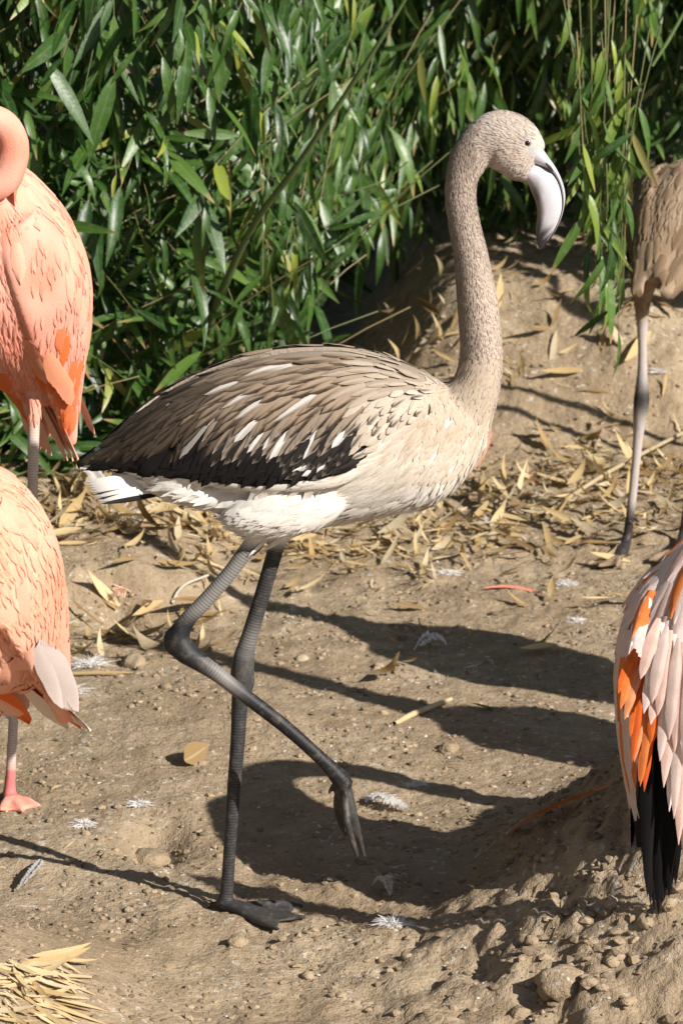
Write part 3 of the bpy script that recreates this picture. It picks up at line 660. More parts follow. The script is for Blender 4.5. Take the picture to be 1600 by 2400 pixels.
        if y > 1130: c = np.array([.78,.74,.69])
        kk = sstep(x, 900, 1020)*(1-sstep(y, 980, 1100)); c = c*(1-kk)+np.array([.50,.41,.32])*kk
        c = c*g.uniform(.94, 1.03); mid = c*np.array([.80,.72,.62]) if g.random() < .22*(x > 700) else c
        sz = 1.0 if x < 980 else .62
        low = y > np.interp(x, [330,540,640,720,900,1000,1080,1140], [1120,1165,1200,1210,1180,1150,1110,1040])
        pl.add(*feather(bv, hit, P(x-math.cos(a)*50, y+math.sin(a)*50)-P(x, y), g.uniform(40, 72)*sz*S1, g.uniform(11, 19)*sz*S1, (c, mid, c*1.02), l0=.0005, l1=.0014 if not low else .0035, nl=5, nc=3, free=.45 if low and g.random() < .6 else 0.0, tipsharp=1.3))
        if x < 1000 and g.random() < .5:
            v_, f_, c_ = feather(bv, Vector((hit.x, -hit.y, hit.z)), P(x-math.cos(a)*50, y+math.sin(a)*50)-P(x, y), 45*S1, 20*S1, (c, c, c), .0008, .0045, 5, 3); pl.add(v_, f_, c_)
    for _ in range(15000):
        x = g.uniform(1040, 1262); y = g.uniform(250, 960)
        hit, nrm, _, _ = bv.find_nearest(P(x, y, g.uniform(-.035, .01)))
        if (hit-P(x, y, hit.y)).length > .02 or hit.z < .72: continue
        h2 = (x-1238)**2+(y-345)**2
        if h2 < 15**2 or x > 1252-(y-330)*.08: continue
        # direction: down along the neck, back over the head
        hd = sstep(x, 1095, 1150)*(1-sstep(y, 425, 445)); a = R(90)*(1-hd)+R(200-60*sstep(y, 320, 400))*hd
        dv = P(x+math.cos(a)*30, y+math.sin(a)*30)-P(x, y)
        sp_ = g.random(); fr_ = sstep(x-1085-(y-640)*0.06, -5, 40)*sstep(y, 430, 700)
        c = np.array([.40,.325,.27])*(1-.34*(sp_ < .30*(1-.6*fr_)))*(1+.36*fr_)*g.uniform(.9, 1.1)
        if hd > .5: c = np.array([.53,.445,.385])*(1-.25*(sp_ < .15))*g.uniform(.92, 1.08)
        pl.add(*feather(bv, hit, dv, g.uniform(9, 16)*S1, g.uniform(2.4, 4)*S1, (c, c, c*1.03), .0003, .0016, 3, 2, tipsharp=1.2))
    o = mobj("plumage", pl.mesh("plumage", M["plume"]), root, "stuff"); o.data.transform(Matrix.Translation(-Vector(off)))
    return root
walking_flamingo()

PEACH = np.array([.84, .30, .18]); PALE = np.array([.86, .46, .34]); ORANGE = np.array([.80, .17, .035]); BLACK = np.array([.010, .009, .009])
def place(root_loc, M3, l): return np.array([tuple(Vector(root_loc)+M3@Vector(q)) for q in l])
def flamingo(label, centre, heading, tilt, size, neck, legs, colf, featf, nfeat, seed, tail=True, single=0, roll=0, vox=.004, bill=None, flight=BLACK, flen=1.0, fuzz=0, darkleg=.9, bodyk=(1, 1), legc=((.62,.50,.45), (.60,.17,.16))):
    """body frame: x forward, y to the bird's left, z up; neck: (frame points, radius) or world points"""
    B = Body(); Rm = Matrix.Rotation(heading, 3, 'Z') @ Matrix.Rotation(-tilt, 3, 'Y') @ Matrix.Rotation(roll, 3, 'X'); c = Vector(centre)
    W_ = lambda q: np.array(c + Rm@(Vector(q)*size))
    th = np.linspace(0, 2*np.pi, 24, endpoint=False)
    st = catmull(np.array([(-.27, -.02, .012, .02), (-.21, -.01, .04, .05), (-.13, 0, .085, .085), (-.04, 0, .118, .112), (.05, 0, .125, .12), (.12, .005, .11, .108), (.18, .02, .075, .08), (.215, .03, .03, .035)]), 4)
    B.rings([np.array([W_((x, hw*bodyk[1]*math.cos(a), z+hh*bodyk[0]*math.sin(a))) for a in th]) for x, z, hh, hw in st])
    for sg in (-1, 1):                 # folded wings
        ws = catmull(np.array([(-.30, -.045, .01, .03), (-.22, -.02, .035, .05), (-.12, .01, .07, .083), (-.02, .025, .088, .112), (.07, .03, .08, .118), (.13, .03, .05, .105)]), 4)
        B.rings([np.array([W_((x, sg*bodyk[1]*(off+.013*math.cos(a)-.4*off*max(0, math.sin(a))**2.2), z+hh*math.sin(a))) for a in th]) for x, z, hh, off in ws])
    npts, nrad = neck; An = B.tube(np.array(npts), np.array(nrad), sub=6, n=16)
    LA = []
    for pts, rad, fwd in legs:
        a = np.array(pts, float); LA.append(B.tube(a, np.array(rad), sub=4, n=12))
        if fwd is not None:
            toes(B, a[-1], fwd, .45, .095*size/1.05, .0065)
    me = B.fuse(vox, 6); v = mesh_np(me); low = v[:, 2].min()
    root = empty("flamingo", (c.x, c.y, gz(c.x, c.y))); off = np.array(root.location); tag(root, label, "flamingo")
    Ri = np.array(Rm.transposed()); loc = ((v-np.array(c))@Ri.T)/size
    col = colf(loc, v)
    d = np.full(len(v), 9.0); arc = np.zeros(len(v)); tot = np.ones(len(v))
    for A in LA:
        dd, aa, l = leg_param(v, A); m = dd < d; d[m] = dd[m]; arc[m] = aa[m]; tot[m] = l
    ztop = min([A[6, 2] for A in LA]) if LA else -9
    lm = (d < 1.8)*sstep(-v[:, 2], -ztop-.02, -ztop+.02) if LA else np.zeros(len(v))
    if LA:
        fr = arc/tot; kn = np.exp(-((fr-.42)/.06)**2)+sstep(fr, darkleg, darkleg+.08)+(v[:, 2] < low+.05); kn = np.clip(kn, 0, 1)[:, None]
        lc = np.array(legc[0])*(1-kn)+np.array(legc[1])*kn; col = col*(1-lm[:, None])+lc*lm[:, None]
    set_cols(me, col, lm, arc, .45*lm*(1-kn[:, 0]) if LA else None); me.materials.append(M["soft"]); me.transform(Matrix.Translation(-Vector(off))); mobj("body", me, root)
    bv = BVHTree.FromPolygons([tuple(q) for q in v], [tuple(p.vertices) for p in me.polygons])
    g = np.random.default_rng(seed); bag = Bag(); wing = None
    # feathers
    wings = {}
    for sg in (-1, 1):
        fw = Bag()
        for i in range(11):
            s = i/10; b = Vector(W_((-.04-.10*s, sg*(.12-.03*s), -.045+.02*s))); dv = Rm@Vector((-1, -sg*.18, -.12))
            fw.add(*feather(bv, b, dv, (.22-.03*s)*size*flen, .024*size, (flight, flight*.8, flight*1.2), .002, .005+.0006*i, 7, 4, free=.85))
        wings[sg] = mobj("wing", fw.mesh("wing", M["plume"]), root); wings[sg].data.transform(Matrix.Translation(-Vector(off)))
    k = 0; tries = 0
    order = []
    while k < nfeat and tries < nfeat*6:
        tries += 1; q = np.array([g.uniform(-.26, .2), g.uniform(-.14, .14), g.uniform(-.14, .15)])
        hit, nrm, _, dist = bv.find_nearest(Vector(W_(q)))
        if dist > .05*size: continue
        l = ((np.array(hit)-np.array(c))@Ri.T)/size
        if d[0] > 99: continue
        if hit.z < ztop+.02: continue
        if LA and min(np.linalg.norm(A_[:14, :3]-np.array(hit), axis=1).min() for A_ in LA) < .042: continue
        if abs(l[1]) < .03 and l[0] > .17: continue
        r = featf(l, g)
        if r is None: continue
        L, Wd, cols, fr = r; dl = Vector((-1, 0.10*np.sign(l[1])*-1, -.30 - .25*g.random())); k += 1
        order.append((np.array(hit), 1 if l[1] > 0 else -1, feather(bv, hit, Rm@dl, L*size, Wd*size, cols, .0003, .0009, 6, 5, free=fr, tipsharp=1.1)))
    order.sort(key=lambda e: (Vector(e[0])-CAM).length)
    for i, (h, sg, data) in enumerate(order):
        if i < single: feather_obj("feather", data, wings[sg], off)
        else: bag.add(*data)
    for _ in range(fuzz):
        q = np.array([g.uniform(-.22, .22), g.uniform(-.14, .14), g.uniform(-.15, .16)]); hit, nrm, _, dist = bv.find_nearest(Vector(W_(q)))
        if dist > .06*size or hit.z < ztop+.03 or (CAM-hit).dot(nrm) < -.2: continue
        l = ((np.array(hit)-np.array(c))@Ri.T)/size; cb = colf(np.array([l]), np.array([hit]))[0]*g.uniform(.86, 1.1)
        bag.add(*feather(bv, hit, Rm@Vector((-1, g.normal(0, .15), -.4+g.normal(0, .15))), g.uniform(.018, .034)*size, g.uniform(.004, .008)*size, (cb, cb, cb*1.05), .0004, .0018, 3, 5, tipsharp=1.3))
    if tail:
        for i in range(9):
            s = i/8*2-1; b = Vector(W_((-.20, .03*s, -.01-.01*abs(s)))); dv = Rm@Vector((-1, .22*s, -.12))
            cc = np.array(PALE) if not callable(tail) else tail(i); bag.add(*feather(bv, b, dv, .11*size, .03*size, (cc, cc*.95, cc), .001, .002, 7, 5, free=1, normal=Rm@Vector((-.1, .3*s, 1))))
    if bag.n: o = mobj("plumage", bag.mesh("plumage", M["plume"]), root, "stuff"); o.data.transform(Matrix.Translation(-Vector(off)))
    if bill is not None:
        bp, bd, dn = (Vector(q) for q in bill); bd.normalize(); dn.normalize(); sd = bd.cross(dn); Rr = []; cs = []
        for i in range(12):
            t = i/11; p = bp + bd*(.062*min(t, .55)/.55*.75+.02*max(0, t-.55)) + dn*(.075*max(0, t-.35)**1.3*1.5); rr = .017*(1-t**2.2)+.0015
            tg = (bd*(1-t)+dn*t).normalized(); u = tg.cross(sd)
            Rr.append(np.array([tuple(p+u*math.cos(a)*rr*1.15+sd*math.sin(a)*rr) for a in np.linspace(0, 2*np.pi, 14, endpoint=False)])); cs += [(.82,.70,.62) if t < .55 else (.02,.02,.02)]*14
        b = Body(); b.rings(Rr); m = bpy.data.meshes.new("bill"); m.from_pydata([tuple(np.array(q)-off) for q in b.v], [], b.f); m.polygons.foreach_set("use_smooth", np.ones(len(m.polygons), bool))
        set_cols(m, np.vstack([cs, [cs[0]], [cs[-1]]])); m.materials.append(M["bill"]); mobj("bill", m, root)
        for sg in (-1, 1):
            e = Body(); q = bp - bd*.028 + sd*sg*.022 - dn*.012; e.ell(q, [(.005,0,0), (0,.005,0), (0,0,.005)], 12); m = bpy.data.meshes.new("eye"); m.from_pydata([tuple(np.array(z)-off) for z in e.v], [], e.f)
            set_cols(m, np.full((len(m.vertices), 3), .02)); m.materials.append(M["eye"]); mobj("eye", m, root)
    return root
def mottled(v, a, b, s=30, seed=4):
    k = np.clip(.5+1.1*fbm(v[:, 0]+v[:, 1]*.7, v[:, 2], s, 2, seed), 0, 1)[:, None]; return a*(1-k)+b*k
def lerp_rgb(a, b, k): return a*(1-k)+b*k

# peach adult behind on the left: faces the left, neck folded back over the shoulder
yl = 0.62; cl_ = PD(-2, 648, yl); ft = GP(22, 1838)
def pd(l, y): return [tuple(PD(px, py, y)) for px, py in l]
nk = pd([(-150, 560), (-165, 470), (-110, 425), (-45, 432), (5, 415), (28, 370), (30, 325), (5, 285), (-45, 275), (-95, 300), (-125, 350)], yl-.13); nk[0] = tuple(np.array(nk[0])+[0, .06, 0])
lg = pd([(78, 850), (80, 920), (78, 1040), (78, 1160), (80, 1205), (76, 1250), (68, 1310), (50, 1450), (38, 1620), (31, 1760)], yl-.02); lg = [np.array(q) for q in lg]
for q, k in zip(lg, np.linspace(0, 1, len(lg))): q[1] += (ft.y-yl+.02)*k
lg.append(np.array([ft.x, ft.y, gz(ft.x, ft.y)+.010]))
def colA(l, v): return mottled(v, np.array([.83,.30,.205]), np.array([.86,.43,.33]), 14)
def featA(l, g):
    if l[2] < -.03 and l[0] > -.1: return None
    c = lerp_rgb(PEACH, PALE, g.uniform(.55, 1)); f = .0
    if l[2] < .015 and l[0] < .02: c = lerp_rgb(ORANGE, PEACH, g.uniform(.0, .5))
    return (g.uniform(.04, .07), g.uniform(.020, .030), (c*1.02, c*.92, c), f)
flamingo("peach flamingo standing on one leg before the bamboo, neck folded back", cl_, R(218), R(60), .92,
         (nk, [.05, .034, .027, .026, .0245, .024, .0235, .0235, .024, .026, .022]),
         [(lg, [.024, .012, .0095, .0095, .014, .016, .011, .0088, .0085, .0088, .011], (.35, -.94))], colA, featA, 260, 31, single=120, flight=np.array([.84,.34,.20]), flen=.35, fuzz=5200, bodyk=(1.22, 1.30),
         bill=(PD(-128, 365, yl-.13), (-.2, -.1, -1), (.7, 0, -.7)))

# paler adult nearer to the camera at the left edge
yn = -0.75; cn = PD(-150, 1330, yn)
def colB(l, v): return mottled(v, np.array([.86,.37,.24]), np.array([.87,.46,.33]), 8)
def featB(l, g):
    c = lerp_rgb(PEACH, PALE, g.uniform(.55, .9)); return (g.uniform(.04, .07), g.uniform(.02, .03), (c, c*.98, c*1.01), 0)
hB = R(245); fB = np.array([math.cos(hB), math.sin(hB), 0]); cB = np.array(cn)
nkB = [cB+fB*.15+[0, 0, .03], cB+fB*.24+[0, 0, .10], cB+fB*.25+[0, 0, .22], cB+fB*.19+[0, 0, .34], cB+fB*.18+[0, 0, .45], cB+fB*.24+[0, 0, .52], cB+fB*.31+[0, 0, .50]]
def legpts(c, dx, dy, foot, hk=.05):
    h = np.array([c[0]+dx, c[1]+dy, c[2]-.09]); f = np.array([foot[0], foot[1], gz(foot[0], foot[1])+.010]); hz = lerp_rgb(h, f, .46)
    return [h, lerp_rgb(h, f, .12), lerp_rgb(h, f, .25), lerp_rgb(h, f, .38), hz, lerp_rgb(h, f, .53), lerp_rgb(h, f, .62), lerp_rgb(h, f, .82), lerp_rgb(h, f, .94), f]
LR = [.03, .014, .0098, .0105, .0155, .012, .0092, .0086, .0092, .011]
flamingo("pale peach flamingo cut by the picture edge, grey-white wing tip drooping over its tail", cn, hB, R(35), 1.08,
         (nkB, [.06, .036, .027, .026, .025, .030, .020]), [(legpts(cB, -.05, .05, (cB[0]-.06, cB[1]+.03)), LR, tuple(fB[:2])), (legpts(cB, -.09, -.02, (cB[0]-.13, cB[1]-.02)), LR, tuple(fB[:2]))],
         colB, featB, 90, 32, single=40, fuzz=5200, flight=np.array([.60, .50, .46]), flen=.8, tail=lambda i: np.array([.80,.66,.58]) if i % 3 else ORANGE, bill=(cB+fB*.32+[0, 0, .49], (fB[0], fB[1], -.5), (0, 0, -1)))

# pink and white adult at the right edge, seen from behind, black flight feathers hanging
yr = -0.10; cR = PD(1635, 1560, yr); hR = R(58); tiltR = R(58)
def colC(l, v):
    k = sstep(l[:, 2], -.01, .06)[:, None]; c = lerp_rgb(np.array([.80,.20,.06]), np.array([.84,.58,.49]), k); c[l[:, 0] < -.17] = BLACK; return c
def featC(l, g):
    if l[2] < -.06: return None
    c = lerp_rgb(np.array([.84,.71,.66]), np.array([.84,.60,.52]), g.random()**1.5)
    if g.random() < .07: c = np.array([.84,.25,.07])
    return (g.uniform(.06, .10), g.uniform(.026, .038), (c, c*.96, c*1.03), .10)
cRn = np.array(cR); fR = np.array([math.cos(hR), math.sin(hR), 0]); axR = np.array([fR[0]*math.cos(tiltR), fR[1]*math.cos(tiltR), math.sin(tiltR)])
nkR = [cRn+axR*.17, cRn+axR*.25+fR*.03, cRn+fR*.22+[.02, 0, .23], cRn+fR*.28+[.03, 0, .18], cRn+fR*.30+[.03, 0, .07], cRn+fR*.30+[.03, 0, -.03], cRn+fR*.27+[.03, 0, -.10]]
rb = flamingo("pink and white flamingo seen from behind by the mud mound, black flight feathers hanging", cR, hR, tiltR, .98,
         (nkR, [.06, .038, .028, .026, .025, .029, .020]), [(legpts(cRn+[.03, 0, -.04], .02, -.03, (cRn[0]+.05, cRn[1]-.03)), LR, (.8, .5)), (legpts(cRn+[.03, 0, -.04], .05, .05, (cRn[0]+.12, cRn[1]+.06)), LR, (.8, .5))],
         colC, featC, 330, 33, single=220, tail=False, bill=(cRn+fR*.26+[.03, 0, -.13], (-.2*fR[0], -.2*fR[1], -1), (-fR[0], -fR[1], 0)))
def hanging(rows, cols, wpx, y0, name):
    offr = np.array(rb.location); k = Vector((0, 0, 0))
    for i, (ax, ay, bx, by) in enumerate(rows):
        p0 = PD(ax, ay, y0+.004*(i % 3)-.002*i); p1 = PD(bx, by, y0-.03+.004*(i % 3)); L = (p1-p0).length
        nr = Vector((-.35+.12*(i % 3), -1, .25)); dr = (p1-p0).normalized(); nr = (nr-dr*nr.dot(dr)).normalized(); sd = nr.cross(dr); vs = []; cs = []
        for a in range(9):
            t = a/8; w = random.uniform(.88, 1.1)*.5*wpx*.00055*max(.03, min(1, .35+2.5*t)*max(0, 1-max(0, (t-.55)/.45)**2)**.75)
            for b in range(5):
                u = b/2-1; vs.append(tuple(p0+dr*(t*L)+sd*(u*w)+nr*(.16*w*(1-u*u)+.004*math.sin(t*3)))); cs.append(np.array(cols[i % len(cols)])*(1.0-.16*(abs(u) < .3))*(1+.08*math.sin(a*2.3+i)))
        f = [(a*5+b, a*5+b+1, a*5+b+6, a*5+b+5) for a in range(8) for b in range(4)]
        feather_obj(name, (np.array(vs), np.array(f), np.array(cs)), rb, offr)
yh = yr-.185
gh_ = np.random.default_rng(8)
hanging([(1492+7*k+gh_.normal(0, 3), 1640+5*k, 1486+7.5*k+gh_.normal(0, 3), 2105-abs(k-3)*14-(70 if k == 0 else 0)) for k in range(10)] + [(1488, 1650, 1468+6*k, 1880+60*k) for k in range(4)], [BLACK, BLACK*1.5, BLACK*1.2], 30, yh, "flight_feather")
hanging([(1456+5*k+gh_.normal(0, 3), 1490+9*k, 1418+6*k+gh_.normal(0, 3), 1610+22*k+gh_.normal(0, 10)) for k in range(11)] + [(1500+6*k, 1570, 1484+8*k, 1720-8*k) for k in range(4)],
        [ORANGE, np.array([.80,.24,.07]), np.array([.72,.14,.03]), np.array([.82,.34,.16])], 22, yh-.012, "orange_feather")
hanging([(1520+8*k, 1470+13*k, 1482+11*k+gh_.normal(0, 4), 1610+46*k+gh_.normal(0, 14)) for k in range(10)] + [(1512+9*k, 1420+9*k, 1470+13*k, 1560+28*k) for k in range(9)], [np.array([.84,.66,.60]), np.array([.84,.58,.50]), np.array([.85,.74,.69])], 30, yh-.022, "long_feather")

# young buff flamingo behind on the right, half hidden by bamboo
yj = 2.12; cj = PD(1580, 520, yj+.05); f1 = GP(1425, 1282); f2 = GP(1556, 1272)
l1 = [np.array(PD(a, b, yj)) for a, b in [(1482, 620), (1474, 690), (1474, 770), (1474, 850), (1472, 920), (1468, 960), (1462, 1030), (1450, 1150), (1438, 1240)]]+[np.array([f1.x, f1.y, gz(f1.x, f1.y)+.01])]
l2 = [np.array(PD(a, b, yj+.03)) for a, b in [(1590, 640), (1592, 690), (1594, 770), (1596, 850), (1598, 920), (1594, 960), (1588, 1030), (1578, 1150), (1566, 1235)]]+[np.array([f2.x, f2.y, gz(f2.x, f2.y)+.01])]
def colJ(l, v): return mottled(v, np.array([.26,.175,.11]), np.array([.34,.25,.17]), 20)
def featJ(l, g):
    c = lerp_rgb(np.array([.30,.21,.13]), np.array([.18,.12,.075]), g.random())
    if l[2] > .05 and g.random() < .18: c = np.array([.62,.56,.50])
    return (g.uniform(.05, .08), g.uniform(.02, .03), (c*1.08, c*.8, c), 0)
cJ = np.array(cj); hJ = R(70); fJ = np.array([math.cos(hJ), math.sin(hJ), 0])
nkJ = [cJ+fJ*.16+[0, 0, .03], cJ+fJ*.22+[0, 0, .12], cJ+fJ*.19+[0, 0, .24], cJ+fJ*.15+[0, 0, .36], cJ+fJ*.16+[0, 0, .46], cJ+fJ*.22+[0, 0, .50], cJ+fJ*.27+[0, 0, .47]]
flamingo("buff-brown young flamingo below the bank, half hidden behind hanging bamboo leaves", cj, hJ, R(10), .95,
         (nkJ, [.06, .036, .025, .024, .024, .029, .020]), [(l1, [.034, .018, .0105, .0105, .0165, .014, .0100, .0096, .0105, .014], (-.6, -.8)), (l2, [.034, .018, .0105, .0105, .0165, .014, .0100, .0096, .0105, .014], (-.5, -.85))],
         colJ, featJ, 160, 34, single=60, fuzz=2500, darkleg=.74, legc=((.50,.44,.42), (.030,.026,.028)), tail=False, flen=.3,
         flight=np.array([.12,.08,.05]), bill=(cJ+fJ*.28+[0, 0, .46], (fJ[0], fJ[1], -.6), (0, 0, -1)))
def standing(label, x, y, heading, seed, hz=.60):
    c = np.array([x, y, gz(x, y)+hz]); f = np.array([math.cos(heading), math.sin(heading), 0]); s_ = np.array([-f[1], f[0], 0])
    nk_ = [c+f*.16+[0, 0, .03], c+f*.25+[0, 0, .10], c+f*.26+[0, 0, .22], c+f*.20+[0, 0, .33], c+f*.17+[0, 0, .44], c+f*.22+[0, 0, .53], c+f*.30+[0, 0, .52]]
    flamingo(label, c, heading, R(8), 1.05, (nk_, [.06, .038, .028, .026, .026, .032, .022]),
             [(legpts(c, 0, 0, tuple(c[:2]+s_[:2]*.05)), LR, tuple(f[:2])), (legpts(c, 0, 0, tuple(c[:2]-s_[:2]*.05-f[:2]*.03)), LR, tuple(f[:2]))], colA, featA, 160, seed,
             bill=(c+f*.31+[0, 0, .51], (f[0], f[1], -.55), (-f[0]*.2, -f[1]*.2, -1)))
standing("upright peach flamingo beside the mud mound, casting the long shadow across the bare soil", 1.02, .74, R(140), 41)
standing("second upright peach flamingo beyond the black-winged one, its neck shadow crossing the soil", 1.16, .24, R(150), 42, .58)
#@@BIRDSEND
#@@GROUNDSTUFF
# ------------------------------------------------------------------ things lying on the ground
g = np.random.default_rng(99)
# loose crumbs of soil: uncountable
PH = (1+5**.5)/2
ICO = np.array([(-1,PH,0),(1,PH,0),(-1,-PH,0),(1,-PH,0),(0,-1,PH),(0,1,PH),(0,-1,-PH),(0,1,-PH),(PH,0,-1),(PH,0,1),(-PH,0,-1),(-PH,0,1)])/1.902
IF = np.array([(0,11,5),(0,5,1),(0,1,7),(0,7,10),(0,10,11),(1,5,9),(5,11,4),(11,10,2),(10,7,6),(7,1,8),(3,9,4),(3,4,2),(3,2,6),(3,6,8),(3,8,9),(4,9,5),(2,4,11),(6,2,10),(8,6,7),(9,8,1)])
n = 42000; cx = g.uniform(-.95, 1.05, n); cy = -.95 + 4.3*g.random(n)**1.25
keep = perlin(cx*5, cy*4, 31) + .5*perlin(cx*17, cy*13, 32) + g.normal(0, .28, n) > .02; cx, cy = cx[keep], cy[keep]; n = len(cx)
sz = .0014 + .0058*g.random(n)**3.4; sz *= 1+.7*sstep(cx-.4*cy, .1, .6); wh = g.random(n) < .05; sz[wh] = np.minimum(sz[wh], .0026)
v = ICO[None]*g.uniform(.72, 1.2, (n, 12, 1))*np.stack([g.uniform(.8, 1.5, n), g.uniform(.8, 1.5, n), g.uniform(.5, .9, n)], 1)[:, None]*sz[:, None, None]
an = g.uniform(0, 6.3, n); ca, sa = np.cos(an)[:, None], np.sin(an)[:, None]
v = np.stack([v[..., 0]*ca-v[..., 1]*sa, v[..., 0]*sa+v[..., 1]*ca, v[..., 2]], -1) + np.stack([cx, cy, ground_h(cx, cy)+sz*.1], 1)[:, None]
f = (IF[None]+(np.arange(n)*12)[:, None, None]).reshape(-1, 3)
cc = np.array([.36,.275,.185])[None]*g.uniform(.6, 1.2, n)[:, None]; cc[wh] = np.array([.62,.59,.54])
o = mobj("soil_crumbs", np_mesh("soil_crumbs", v.reshape(-1, 3), f, M["crumb"], False, np.repeat(cc, 12, 0)), kind="stuff"); tag(o, "loose brown crumbs of soil scattered over the bare ground", "soil")

# dry bamboo leaves
DRYB = [leaf_base(.15, -.5, .25, 5, .08), leaf_base(.14, -1.0, .35, 5, -.1, .9), leaf_base(.18, -.25, .5, 5, .02, -.6), leaf_base(.09, .15, .2, 5, .05), leaf_base(.20, -1.4, .2, 5, 0, 1.2), leaf_base(.06, -.1, .3, 5, .12)]
DRY_ME = [np_mesh("dry_leaf", a, b, M["dry"], True, c) for a, b, c in DRYB]
def lay(n, x, y, flat=.22):
    th = g.uniform(0, 6.28, n); d = np.stack([np.cos(th), np.sin(th)*.9, g.normal(0, .10, n)], 1); nm = np.stack([g.normal(0, flat, n), g.normal(0, flat, n), np.ones(n)], 1)
    e = .002; gx_ = (ground_h(x+.02, y)-ground_h(x-.02, y))/.04; gy_ = (ground_h(x, y+.02)-ground_h(x, y-.02))/.04
    d[:, 2] += gx_*d[:, 0]+gy_*d[:, 1]; nm[:, 0] -= gx_; nm[:, 1] -= gy_
    return np.stack([x, y, ground_h(x, y)+.004+.012*g.random(n)**2], 1), d, nm
n = 8200
x = g.uniform(-1.0, 1.15, n); y = g.uniform(1.25, 3.9, n)
dens = sstep(y-.32*sstep(x, .15, .4), 1.75, 2.15)*(1-sstep(y, 2.55, 2.85)*sstep(x, 0, .2)*.93) + .30*(1-sstep(x, -.35, -.1))*sstep(y, 1.25, 1.45) + .06 + .12*perlin(x*5, y*4, 51) - .55*gauss(x, y, -.5, 1.66, .3, .09)
k = g.random(n) < dens*.9; x, y = x[k], y[k]; n = len(x); pos, d, nm = lay(n, x, y)
L = g.uniform(.03, .085, n)
o = mobj("leaf_litter", merge_leaves("leaf_litter", pos, d, nm, L, g.uniform(.7, 1.3, n), g.random(n), g.integers(0, 6, n), M["drys"], DRYB), kind="stuff"); tag(o, "thick tan litter of small dry bamboo leaf pieces along the bank foot", "leaf litter")
n = 900; x = g.uniform(-.9, .9, n); y = -.8+2.4*g.random(n); k = perlin(x*4, y*3, 61)+g.normal(0, .2, n) > .12; x, y = x[k], y[k]; n = len(x); pos, d, nm = lay(n, x, y, .1)
o = mobj("straw_bits", merge_leaves("straw_bits", pos, d, nm, g.uniform(.012, .035, n), g.uniform(.4, .9, n), g.uniform(.3, 1, n), np.full(n, 3), M["drys"], DRYB), kind="stuff"); tag(o, "short straw bits strewn over the bare trodden soil", "straw")
zones = [(560, 1568, 1070, 1290, 120, "dry tan bamboo leaf lying in the litter at the foot of the bank"), (100, 560, 1130, 1265, 60, "dry tan bamboo leaf on the little step under the bamboo"),
         (85, 520, 1390, 1520, 26, "dry tan leaf on the bare soil below the little step"), (950, 1560, 640, 780, 24, "dry leaf on top of the soil bank under the hedge"), (830, 1500, 800, 1050, 14, "dry leaf caught on the face of the soil bank")]
for x0, x1, y0, y1, cnt, lab in zones:
    pts = [GP(g.uniform(x0, x1), g.uniform(y0, y1)) for _ in range(cnt)]; x = np.array([p.x for p in pts]); y = np.array([p.y for p in pts]); pos, d, nm = lay(cnt, x, y, .3)
    F = frames(d, nm)
    for i in range(cnt):
        o = link(bpy.data.objects.new("dry_leaf", DRY_ME[g.integers(0, 6)])); o.matrix_basis = mat4(F[i], pos[i]+[0, 0, .004], g.uniform(.06, .125), g.uniform(.8, 1.3)); o.color = (g.random(), 0, 0, 1); tag(o, lab, "leaf", lab.replace("dry tan bamboo leaf", "dry leaves").replace("dry tan leaf", "dry leaves").replace("dry leaf", "dry leaves"))
def one_leaf(name, label, p0, p1, me, wf, up, cat="leaf", lift=.006, grp=None, col=None):
    a, b = GP(*p0), GP(*p1); d = np.array([b-a]); nm = np.array([up], float); o = link(bpy.data.objects.new(name, me)); F = frames(d, nm)[0]
    o.matrix_basis = mat4(F, np.array(a)+[0, 0, lift], (b-a).length, wf); o.color = (col if col is not None else g.uniform(.3, .95), 0, 0, 1); return tag(o, label, cat, grp)
one_leaf("dry_leaf", "curled brown leaf standing up on the bare soil, dark shadow beside it", (425, 1765), (478, 1738), DRY_ME[2], 3.4, (.2, -1, .5), lift=.012, col=.12)
one_leaf("dry_leaf", "long pale dry leaf lying flat on the soil beside the round clod", (140, 1558), (335, 1545), DRY_ME[3], .7, (0, -.3, 1))
one_leaf("dry_leaf", "olive-brown leaf lying behind the lifted leg's bent joint", (445, 1420), (540, 1428), DRY_ME[0], .9, (0, -.4, 1), col=.2)
one_leaf("dry_leaf", "triangular brown leaf upright in the litter left of the bent leg joint", (330, 1400), (362, 1442), DRY_ME[4], 2.2, (.3, -1, .3), lift=.015, col=.1)
one_leaf("green_leaf", "narrow green leaf fallen on the soil between the leg shadows", (1080, 1625), (1150, 1640), LEAF_ME[5], .7, (0, -.2, 1), col=.9)
one_leaf("dry_leaf", "folded dry leaf sliver on the soil in front of the lifted foot's shadow", (870, 1550), (905, 1605), DRY_ME[1], 1.2, (.4, -.6, .6), lift=.01)
for i in range(70):                                       # straw of the nest mound, lower left
    a = (g.uniform(-60, 140), g.uniform(2205, 2350)); th = g.uniform(-.2, 1.4); l = g.uniform(60, 150)
    one_leaf("straw", "pale straw blade laid on the low nest mound", a, (a[0]+l*math.cos(th), a[1]+l*.6*math.sin(th)), DRY_ME[3] if i % 3 else DRY_ME[0], g.uniform(.6, 1.1), (g.normal(0, .3), -.5, 1), "straw", .006, "straw on the low nest mound")
def stick(name, label, pts, rad, col, cat="stick"):
    p = np.array([np.array(GP(*q[:2]))+[0, 0, q[2]] for q in pts]); p = catmull(p, 5); v, f = tube_np(p-p[0], np.interp(np.linspace(0, 1, len(p)), np.linspace(0, 1, len(rad)), rad), 8)
    b = Bag(); b.add(v, f, col); o = mobj(name, b.mesh(name, M["culm"])); o.location = p[0]; return tag(o, label, cat)
